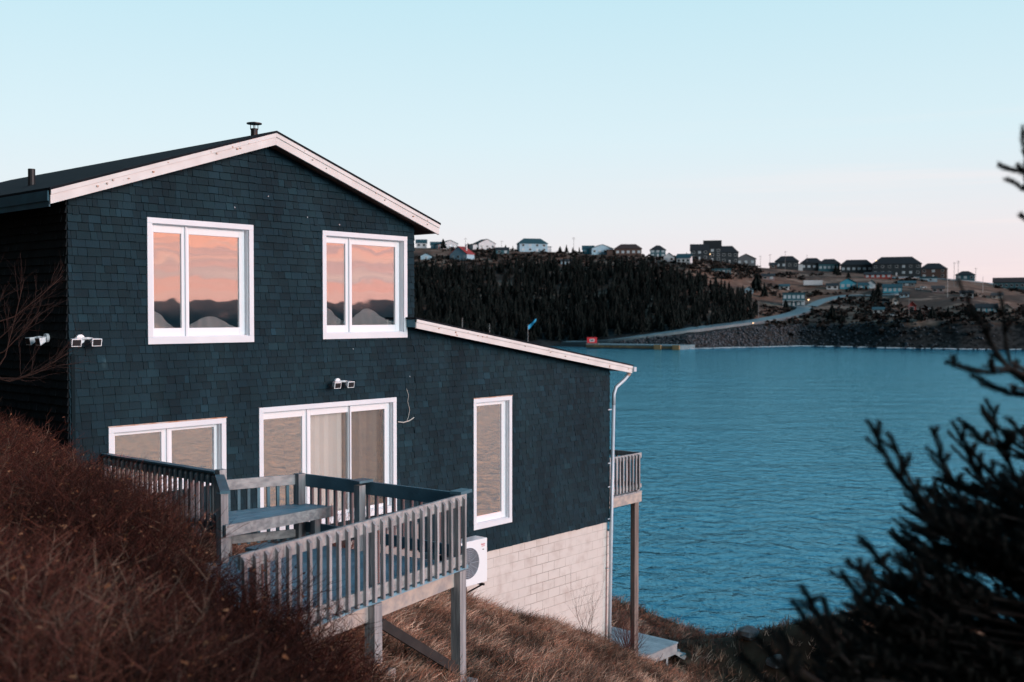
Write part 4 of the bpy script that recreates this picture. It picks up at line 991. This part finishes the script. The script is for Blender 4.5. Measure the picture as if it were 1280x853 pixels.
# low brush
bu = MB()
for k in range(4600):
    px = R.uniform(440,1340); d = R.uniform(8, 240) if px > 950 else R.uniform(150,288); q = FW(px, d); py = proj(q)[1]
    if px < 950:
        if py > 350 or inpoly(px, py, FOREST) or (py < 321 and nz(q.x*.02, q.y*.02, 2) < .0): continue
    elif not (388 < py < 427 or nz(q.x*.03, q.y*.03, 2) > .12): continue
    if 1085 > px and py > 380 and far_at(px, py)[1] < 1: continue
    if abs(py-lint(px, [(900,408),(985,397),(1010,388)])) < 4 and px < 1015: continue
    r_ = R.uniform(.6,1.9); tn = R.uniform(.6,1.7)
    for j in range(9):
        c_ = q+Vector((R.gauss(0,r_*.5), R.gauss(0,r_*.5), abs(R.gauss(r_*.35,r_*.3))));  a = unit(R.uniform(0,6.28), R.uniform(-.4,1.2))*r_*.6; b_ = unit(R.uniform(0,6.28), R.uniform(-.5,.8))*r_*.6
        bu.add([c_-a, c_+b_, c_+a, c_-b_], [(0,1,2,3)], tn)
tag(bu.build('brush', mat('dark_brush', (.022,.018,.016), .95, tone=True, spec=.1)), 'dark low brush along the cliff top across the bay', 'brush', kind='stuff')

# houses
def cmat(n, c, r=.7): 
    k = 'h_'+n
    if k not in M: M[k] = mat(n+'_siding', c, r, tuple(x*.85 for x in c), .8)
    return M[k]
cmat('white', (.62,.64,.66)); cmat('pale_blue', (.33,.50,.60)); cmat('teal', (.035,.12,.15)); cmat('bright_blue', (.06,.36,.48)); cmat('brown', (.10,.06,.05)); cmat('grey', (.13,.14,.15))
cmat('dark', (.028,.038,.045)); cmat('red', (.35,.06,.05)); cmat('roof_dark', (.020,.026,.032), .9); cmat('roof_red', (.32,.03,.025)); cmat('roof_brown', (.06,.035,.03)); cmat('roof_teal', (.02,.075,.095)); cmat('mauve', (.30,.22,.22)); cmat('cream', (.50,.42,.36))
M['winpane'] = mat('window_pane', (.02,.03,.035), .1, spec=.8)
M['winwhite'] = mat('pale_window', (.45,.52,.56), .2, spec=.6)
def village_house(px, py, wp, hp, wall, roofm, kind, label, win=(3,1), gable=False, yaw=0., winm='winpane', dep=8., extra=None, roof_f=.38, group='houses of the village across the bay', name='house'):
    q, d = far_at(px, py); sc = q.y/FP; w_, h = wp*sc, hp*sc
    t = thing(name, q, label, 'house' if name == 'house' else name.replace('_', ' '), group, math.radians(yaw)-math.atan2(q.x, q.y))
    def L(b, nm, m_, par):
        o = b.build(nm, m_); o.parent = par; return o
    hr = h*roof_f; hw = h-hr; b = MB(); F = lambda x, y, z: Vector((x, y, z)); b.box(-w_/2,w_/2,0,dep,-3.5,hw, F=F)
    e_ = .5; r = MB()
    if gable:      # gable end faces the bay
        b.add([F(-w_/2,0,hw), F(w_/2,0,hw), F(0,0,h-.15), F(-w_/2,dep,hw), F(w_/2,dep,hw), F(0,dep,h-.15)], [(0,1,2),(5,4,3),(0,2,5,3),(1,4,5,2)])
        for sg in (-1,1):
            x0, x1 = sg*(w_/2+e_), 0; z0 = hw-e_*hr/(w_/2)
            P = [F(x0,-e_,z0), F(x0,dep+e_,z0), F(x1,dep+e_,h), F(x1,-e_,h)]; 
            r.hexa([v - Vector((0,0,.18)) for v in P]+P)
    elif kind == 'gable':
        b.add([F(-w_/2,0,hw), F(-w_/2,dep,hw), F(-w_/2,dep/2,h-.15), F(w_/2,0,hw), F(w_/2,dep,hw), F(w_/2,dep/2,h-.15)], [(1,0,2),(3,4,5),(0,3,5,2),(4,1,2,5)])
        for sg in (0,1):
            y0 = -e_ if sg == 0 else dep+e_; z0 = hw-e_*hr/(dep/2); P = [F(-w_/2-e_,y0,z0), F(w_/2+e_,y0,z0), F(w_/2+e_,dep/2,h), F(-w_/2-e_,dep/2,h)]
            r.hexa([v - Vector((0,0,.18)) for v in P]+P)
    elif kind == 'hip':
        k = min(w_*.38, dep*.5); z0 = hw-.1
        P = [F(-w_/2-e_,-e_,z0), F(w_/2+e_,-e_,z0), F(w_/2+e_,dep+e_,z0), F(-w_/2-e_,dep+e_,z0), F(-w_/2+k,dep/2,h), F(w_/2-k,dep/2,h)]
        r.add(P+[v+Vector((0,0,-.2)) for v in P[:4]], [(0,1,5,4),(1,2,5),(2,3,4,5),(3,0,4),(0,6,7,1),(1,7,8,2),(2,8,9,3),(3,9,6,0),(9,8,7,6)])
    else:          # flat
        r.box(-w_/2-.2,w_/2+.2,-.2,dep+.2,hw,h, F=F)
    L(b, 'wall', M['h_'+wall], t); ro = L(r, 'roof', M['h_'+roofm], t)
    nx, nzw = win; cw, ch = w_/nx, hw/nzw
    for i in range(nx):
        for j in range(nzw):
            ww, wh = min(1.6, cw*.5), min(1.4, ch*.48); x = -w_/2+cw*(i+.5); z = ch*(j+.52)
            door = (j == 0 and i == nx//2 and nzw > 1)
            f = MB()
            if door: f.box(x-.55,x+.55,-.08,.0,.05,2.1, F=F); L(f, 'door', M['h_white'], t); continue
            f.box(x-ww/2-.14,x+ww/2+.14,-.07,.0,z-wh/2-.14,z+wh/2+.14, F=F); fo2 = L(f, 'window', M['h_white'], t)
            f = MB(); f.box(x-ww/2,x+ww/2,-.10,-.072,z-wh/2,z+wh/2, F=F); L(f, 'pane', M[winm if R.random() < .7 else 'winwhite'], fo2)
    if extra == 'chimney': f = MB(); f.box(w_*.22,w_*.22+1.1,dep*.4,dep*.4+.9,h*.5,h+1.3, F=F); L(f, 'chimney', M['h_white'], ro)
    if extra == 'deck':
        f = MB(); f.box(-w_*.5,w_*.5,-2.2,-.09,hw*.45,hw*.45+.2, F=F); L(f, 'balcony', M['h_white'], t)
        for x in (-w_*.48, 0, w_*.48): f = MB(); f.box(x-.12,x+.12,-2.15,-1.95,-3,hw*.45, F=F); L(f, 'balcony_post', M['h_white'], t)
    if extra == 'wing':
        f = MB(); f.box(-w_/2-w_*.3,-w_/2-.02,1,dep-.5,-3,hw*.75, F=F); L(f, 'side_wing', M['h_'+wall], t)
        f = MB(); f.box(-w_/2-w_*.3-.3,-w_/2-.02,.7,dep-.2,hw*.75,hw*.75+.5, F=F); L(f, 'wing_roof', M['h_'+roofm], t)
    if extra == 'porch':
        f = MB(); f.box(w_*.5+.02,w_*.5+3.,1,dep-1,-3,hw*.6, F=F); L(f, 'garage', M['h_white'], t)
        f = MB(); f.box(w_*.5+.02,w_*.5+3.3,.7,dep-.7,hw*.6,hw*.6+.4, F=F); L(f, 'garage_roof', M['h_'+roofm], t)
    return t
VH = village_house
VH(527,303,13,11,'white','roof_teal','gable','white and teal skyline house half hidden by the eave of the near roof', (2,1))
VH(546,302,15,9,'bright_blue','roof_teal','gable','teal house with teal roof left of the white gabled skyline house', (3,1))
VH(563,303,20,11,'white','roof_dark','gable','low white gabled house with dark roof on the skyline above the red roof', (3,1), gable=True, yaw=20, extra='wing')
VH(609,306,24,14,'white','roof_dark','gable','white gabled skyline house with teal side wing right of the red roofed house', (3,1), gable=True, yaw=30, extra='wing')
VH(573,325,27,17,'pale_blue','roof_red','gable','pale blue house with bright red roof and white chimney above the wood', (3,1), gable=True, yaw=-38, extra='chimney', roof_f=.55)
VH(667,315,36,17,'pale_blue','roof_teal','hip','big pale blue house with teal hip roof and white garage on the skyline', (4,2), extra='porch', yaw=15)
VH(735,311,14,11,'bright_blue','roof_teal','gable','bright blue low house joined at the left of the blue gabled skyline house', (2,1))
VH(753,312,28,13,'pale_blue','roof_dark','gable','bright pale blue gabled skyline house, right of a row of small spruces', (4,1), gable=True, yaw=18)
VH(785,314,33,15,'brown','roof_brown','hip','brown skyline house with brown hip roof between the bright blue and the dark teal houses', (5,1), winm='winwhite', extra='wing')
VH(822,315,19,15,'teal','roof_dark','hip','narrow tall dark teal skyline house with two rows of windows', (3,2), winm='winwhite')
VH(836,328,13,12,'white','roof_dark','gable','white terraced house with bright front, leftmost of the white pair above the wood', (2,1), gable=True)
VH(854,330,17,13,'white','roof_teal','gable','white and teal terraced house, right one of the white pair above the wood', (3,1), yaw=-10)
VH(874,324,22,20,'dark','roof_dark','gable','tall dark skyline house with flat front, leftmost of the big dark group', (3,2))
VH(890,325,22,26,'dark','roof_dark','flat','highest dark block of the big dark skyline group with a lit lamp', (3,3))
VH(908,328,28,22,'dark','roof_dark','hip','dark hip-roofed house sloping down at the right of the big dark skyline group', (4,2))
VH(932,328,24,15,'grey','roof_dark','gable','grey gabled house with pale front standing right of the big dark skyline group', (3,1), gable=True, winm='winwhite')
VH(966,332,9,8,'brown','roof_dark','gable','tiny brown shed left of the dark house with one white end', (1,1), name='shed')
VH(983,335,28,17,'dark','roof_dark','hip','dark hip-roofed skyline house with white right end', (4,1), extra='porch')
VH(1014,336,26,16,'dark','roof_dark','hip','dark house with hip roof, left part of the long teal skyline pair', (4,1), winm='winwhite')
VH(1036,336,26,16,'teal','roof_dark','hip','long teal skyline house with pale windows right of its dark neighbour', (5,1), winm='winwhite')
VH(1070,340,38,17,'dark','roof_dark','hip','wide dark skyline house between the broad spruce and the biggest hip-roofed house', (6,1), winm='winwhite')
VH(1120,339,58,24,'dark','roof_dark','hip','biggest dark hip-roofed house on the skyline at right with a lit porch lamp', (7,2), winm='winpane', dep=12)
VH(1166,340,32,19,'brown','roof_dark','hip','dark brown house with one white window right of the biggest hip-roofed house', (3,2), dep=10)
VH(1206,349,22,12,'teal','roof_dark','hip','small dark hip-roofed house alone on the ridge behind the tall poles', (3,1))
VH(1264,362,42,15,'teal','roof_brown','gable','long low teal house with brown roof at the right edge of the village', (7,1), roof_f=.35)
VH(1097,348,32,8,'red','roof_dark','gable','low dark red row house with white windows below the biggest hip-roofed house', (5,1), winm='winwhite')
VH(1060,362,20,14,'bright_blue','roof_teal','gable','bright blue cottage with gable on the brown hillside', (3,1), gable=True, winm='winwhite')
VH(1079,362,12,9,'bright_blue','roof_teal','gable','low bright blue cottage left of the round white window cottage', (2,1))
VH(1089,361,9,11,'white','roof_teal','gable','small white gabled cottage with one dark window between blue cottages', (1,1), gable=True)
VH(1115,366,22,11,'bright_blue','roof_teal','gable','low bright blue cottage with several white windows right of the dark tree', (4,1), winm='winwhite')
VH(1133,358,20,7,'grey','roof_teal','gable','low grey house with long pale roof above the parked pale vehicles', (3,1))
VH(992,384,27,18,'teal','roof_teal','flat','teal two-storey building with a grid of windows and white balcony by the road bend', (5,2), winm='winwhite', extra='deck', roof_f=.08)
VH(936,367,10,9,'pale_blue','roof_teal','gable','tiny pale blue cottage above the right end of the wood', (2,1), gable=True)
VH(901,341,24,5,'teal','roof_teal','flat','long low teal shed below the big dark skyline group', (4,1), name='shed')
VH(1107,381,8,7,'white','roof_dark','flat','small white cabin with flat roof left of the white gable', (1,1), name='cabin')
VH(1119,383,7,14,'cream','roof_dark','gable','narrow cream gable with red lower part below the blue cottages', (1,2), gable=True)
VH(1140,390,9,13,'red','roof_red','gable','small faded red shed beside a pole on the hillside', (1,1), gable=True, name='shed')
VH(1233,392,24,12,'bright_blue','roof_dark','gable','low blue building with a white middle below the ridge at right', (4,1), winm='winwhite')
VH(1258,392,11,12,'cream','roof_dark','gable','small cream house behind the spruce shoots at right', (1,1), gable=True)

VH(1040,362,14,8,'white','roof_dark','gable','small white cottage between the white trailer and the bright blue gabled cottage', (2,1))
VH(1098,392,13,8,'white','roof_teal','gable','small white cottage just above the cliff below the white cabin', (2,1))
VH(1172,366,14,9,'mauve','roof_brown','gable','mauve grey cottage left of the tall pale mast', (2,1))
VH(1160,352,20,6,'pale_blue','roof_teal','flat','long pale blue shed under the dark brown skyline house', (4,1), name='shed')
VH(1208,372,15,9,'white','roof_dark','gable','white cottage between the tall pale mast and the other pale mast', (2,1))
VH(1246,374,13,8,'cream','roof_brown','gable','cream cottage below the long low teal house', (2,1))
VH(960,350,15,8,'mauve','roof_dark','gable','mauve grey cottage on the open slope above the small blue shed', (2,1))
VH(980,362,12,7,'white','roof_teal','gable','tiny white cottage above the teal building by the road bend', (2,1))
VH(628,318,16,9,'teal','roof_dark','gable','low teal house among dark trees right of the red roofed house', (2,1))
VH(708,331,14,7,'pale_blue','roof_dark','gable','tiny pale blue hut in the top edge of the wood', (2,1))
VH(1130,372,11,7,'pale_blue','roof_dark','gable','small pale blue cottage right of the narrow cream gable', (2,1))
VH(533,325,14,8,'pale_blue','roof_dark','gable','pale blue hut at the left edge of the wood below the near roof eave', (1,1), gable=True)
def lane(pts, name, label, wd=3.0):
    q = []
    for (a, b), (c_, d_) in zip(pts, pts[1:]):
        for k in range(8): f = k/8; q.append(far_at(a+(c_-a)*f, b+(d_-b)*f)[0])
    m = MB(); vs = []
    for i, p_ in enumerate(q):
        lo, hi = max(0, i-3), min(len(q), i+4); c_ = sum(q[lo:hi], Vector())/(hi-lo); d = q[min(i+1, len(q)-1)]-q[max(i-1, 0)]; d.z = 0; d.normalize(); n = Vector((-d.y, d.x, 0))*wd
        if n.y < 0: n = -n
        vs += [c_-n*1.02+Vector((0,0,-2)), c_-n+Vector((0,0,.35)), c_+n+Vector((0,0,.8)), c_+n*1.02+Vector((0,0,-2))]
    m.add(vs, [(4*i+k, 4*i+4+k, 4*i+5+k, 4*i+1+k) for i in range(len(q)-1) for k in range(3)]); tag(m.build(name, asph), label, 'road', kind='structure')
lane([(1010,386),(1030,376),(1060,370),(1100,371),(1140,366)], 'road', 'narrow grey lane running past the blue cottages of the village')
lane([(1105,349),(1140,347),(1180,350),(1230,353),(1290,367)], 'road', 'upper grey lane along the ridge under the skyline houses')
# trailers, cars
def vehicle(px, py, wp, label, kind):
    q, d = far_at(px, py); sc = q.y/FP; w_ = wp*sc; t = thing(kind, q, label, kind.replace('_',' '), None, -math.atan2(q.x, q.y)+R.uniform(-.2,.2))
    F = lambda x, y, z: Vector((x, y, z)); 
    def L(b, nm, m_, par, bev=0): o = b.build(nm, m_, bevel=bev); o.parent = par; return o
    if kind == 'trailer':
        b = MB(); b.box(-w_/2,w_/2,0,2.6,1.0,3.9, F=F); L(b, 'box_body', M['h_white'], t, .08); b = MB(); b.box(-w_/2,w_/2+1.5,.4,2.2,.75,.98, F=F); L(b, 'chassis', M['black'], t)
        xs = (-w_*.35, -w_*.22, w_*.32)
    else:
        b = MB(); b.hexa([F(-w_/2,0,.3),F(-w_/2,1.8,.3),F(w_/2,1.8,.3),F(w_/2,0,.3),F(-w_/2,.05,.95),F(-w_/2,1.75,.95),F(w_/2,1.75,.85),F(w_/2,.05,.85)]); L(b, 'body', M['h_white'] if kind != 'x' else M['h_teal'], t, .08)
        b = MB(); b.hexa([F(-w_*.42,.1,.94),F(-w_*.42,1.7,.94),F(w_*.22,1.7,.90),F(w_*.22,.1,.90),F(-w_*.33,.25,1.5),F(-w_*.33,1.55,1.5),F(w_*.08,1.55,1.5),F(w_*.08,.25,1.5)]); L(b, 'cabin', M['winpane'], t, .05); xs = (-w_*.3, w_*.3)
    for x in xs: b = MB(); b.tube([F(x,-.02,.38), F(x,.22,.38)], .38, 12); L(b, 'wheel', M['black'], t)
vehicle(1016,359,23,'long white box trailer parked on the brown hillside above the teal building','trailer')
vehicle(1159,388,9,'white car parked below the pale vehicles left of the tall white pole','car')
vehicle(1117,396,9,'white car at the lower edge of the village above the cliff','car')
vehicle(1148,363,8,'pale car parked right of the low bright blue cottage','car')
vehicle(1154,361,7,'second pale car next to the small spruce by the grey roofed house','car')
# poles
pm = mat('grey_pole', (.22,.21,.21), .8); pmw = mat('pale_pole', (.5,.48,.47), .7)
def pole(px, py, hp, label, arms=1, pale=False, r=.14):
    q, d = far_at(px, py); h = hp*q.y/FP; t = thing('utility_pole', q, label, 'pole', 'utility poles of the far shore', .3)
    b = MB(); b.tube([(0,0,-.5),(0,0,h)], [r,r*.75], 7); o = b.build('shaft', pmw if pale else pm); o.parent = t
    for k in range(arms): b = MB(); b.box(-1.1,1.1,-.06,.06,h-.7-k*.9,h-.5-k*.9, F=lambda x,y,z: Vector((x,y,z))); o = b.build('crossarm', pm); o.parent = t
for a in ((582,304,14,'skyline pole just above the red roofed house',1),(627,306,12,'skyline pole right of the white gabled house',1),(717,314,20,'tall skyline pole among the small spruces left of the bright blue house',2),
          (819,332,18,'pole in front of the narrow tall dark teal house',0),(950,330,15,'pole on the bare ridge right of the grey gabled house',1),(962,330,18,'taller pole of the pair on the bare ridge left of the brown shed',1),(981,338,24,'pole in front of the dark house with a white end',1),
          (1008,337,20,'pole between the two halves of the long teal skyline pair',0),(1192,358,30,'left one of the tall pole pair on the ridge at right',1),(1197,360,34,'right one of the tall pole pair on the ridge with two crossarms',2),(1219,355,20,'lone pole on the ridge right of the small hip-roofed house',1),
          (948,401,24,'leaning lamp-less pole beside the road at the right end of the wood',0),(1136,398,24,'pole at the left of the faded red shed',0)): pole(*a)
pole(1184,372,34,'tall pale mast below the dark brown house',0,True); pole(1228,366,20,'pale mast left of the long low teal house',0,True)
# near shore side of the wood: flag, thin poles
q, d = far_at(660, 432); h = 26*q.y/FP
ft = thing('flagpole', q, 'flagpole with a bright blue flag blowing right in front of the dark wood', 'flagpole')
b = MB(); b.tube([(0,0,-.3),(0,0,h)], [.11,.06], 7); o = b.build('pole', pmw); o.parent = ft
b = MB(); n = 8; vs = []
for i in range(n+1):
    for j in range(2): f = i/n; vs.append((.1+3.6*f, .35*math.sin(f*6), h-.6+3.0*f-1.9*(1-j)*(1-.45*f)-.2*math.sin(f*5)+(.0)))
b.add(vs, [(2*i, 2*i+2, 2*i+3, 2*i+1) for i in range(n)]); o = b.build('flag', mat('blue_flag', (.03,.36,.62), .7)); o.parent = ft
m = o.modifiers.new('thickness', 'SOLIDIFY'); m.thickness = .03
for px, lb_ in ((578,'thin pale pole rising behind the wing roof, left of the other'),(612,'thin grey pole rising behind the wing roof, nearer the flagpole')):
    q, d = far_at(px, 427); t = thing('slim_pole', q, lb_, 'pole'); b = MB(); b.tube([(0,0,-.3),(0,0,(29 if px == 578 else 22)*q.y/FP)], [.12,.08], 6); o = b.build('shaft', pmw); o.parent = t
    b = MB(); b.box(-.15,.15,-.2,.2,6.5,7.3, F=lambda x,y,z: Vector((x,y,z))); o = b.build('lamp_box', pm); o.parent = t
# quay with yellow timber edge and the red notice board
qa, qb = at(733, 437, 452), at(850, 440, 430)
qa.z = qb.z = 0
dk = thing('quay', (qa+qb)/2, 'low concrete quay with yellow timber edge at the foot of the causeway', 'quay')
d = (qb-qa).normalized(); n = Vector((-d.y, d.x, 0))
def qbox(a0, a1, b0, b1, z0, z1): 
    P = lambda a, b, z: qa+d*a+n*b+Vector((0,0,z)); return MB().hexa([P(a0,b0,z0),P(a0,b1,z0),P(a1,b1,z0),P(a1,b0,z0),P(a0,b0,z1),P(a0,b1,z1),P(a1,b1,z1),P(a1,b0,z1)])
Lq = (qb-qa).length
qbox(0,Lq,0,16,-2,1.7).build('deck_slab', mat('pale_concrete', (.16,.24,.27), .6, (.10,.16,.18), .3), dk); qbox(0,Lq,-.4,-.01,.45,1.25).build('timber_edge', mat('yellow_timber', (.28,.20,.09), .7, (.15,.11,.06), .5), dk)
for a in (Lq-11, Lq-3): qbox(a,a+3.0,-.9,-.42,-.3,1.9).build('fender', mat('fender_yellow', (.40,.26,.12), .7), dk)
qbox(0,6,-.2,.0,1.4,2.2).build('timber_edge', M['h_cream'], dk)
q = at(740, 428, 452); q.z = 1.0
sg = thing('notice_board', q, 'red notice board with a white framed panel on the quay by the wood', 'sign')
F = lambda x, y, z: Vector((x, y, z))
b = MB(); b.box(-2.1,2.1,-.08,.08,1.0,3.6, F=F); bo = b.build('board', M['red']); bo.parent = sg
b = MB(); b.box(-1.0,1.0,-.13,-.09,1.7,2.9, F=F); o = b.build('panel', M['h_white']); o.parent = sg
b = MB(); b.box(-.65,.65,-.17,-.135,1.95,2.65, F=F); o = b.build('panel_face', M['h_grey']); o.parent = sg
for x in (-1.7,1.7): b = MB(); b.box(x-.1,x+.1,-.06,.06,-.3,1.0, F=F); o = b.build('leg', pm); o.parent = sg
# lit lamps
def lamp(px, py, label, r=.35):
    q, d = far_at(px, py+6); z = at(px, py, q.y); t = thing('lamp', q, label, 'lamp')
    b = MB(); b.tube([(0,-.6,-.5),(0,-.6,max(.5, z.z-q.z-.2))], .07, 6); o = b.build('stem', pm); o.parent = t
    b = MB(); zc = max(.5, z.z-q.z); b.tube([(0,-.6,zc-r),(0,-.6,zc-r*.5),(0,-.6,zc+r*.5),(0,-.6,zc+r)], [r*.4,r,r,r*.4], 8); o = b.build('bulb', M['lamp_lit']); o.parent = t
lamp(1094,326,'glowing lamp at the left end of the biggest hip-roofed house',.33); lamp(1010,375,'glowing lamp at the right end of the teal building by the road bend',.38); lamp(887,318,'faint warm lamp on the highest dark skyline block',.35)
lamp(941,404,'small warm lamp by the road at the right end of the wood',.25)
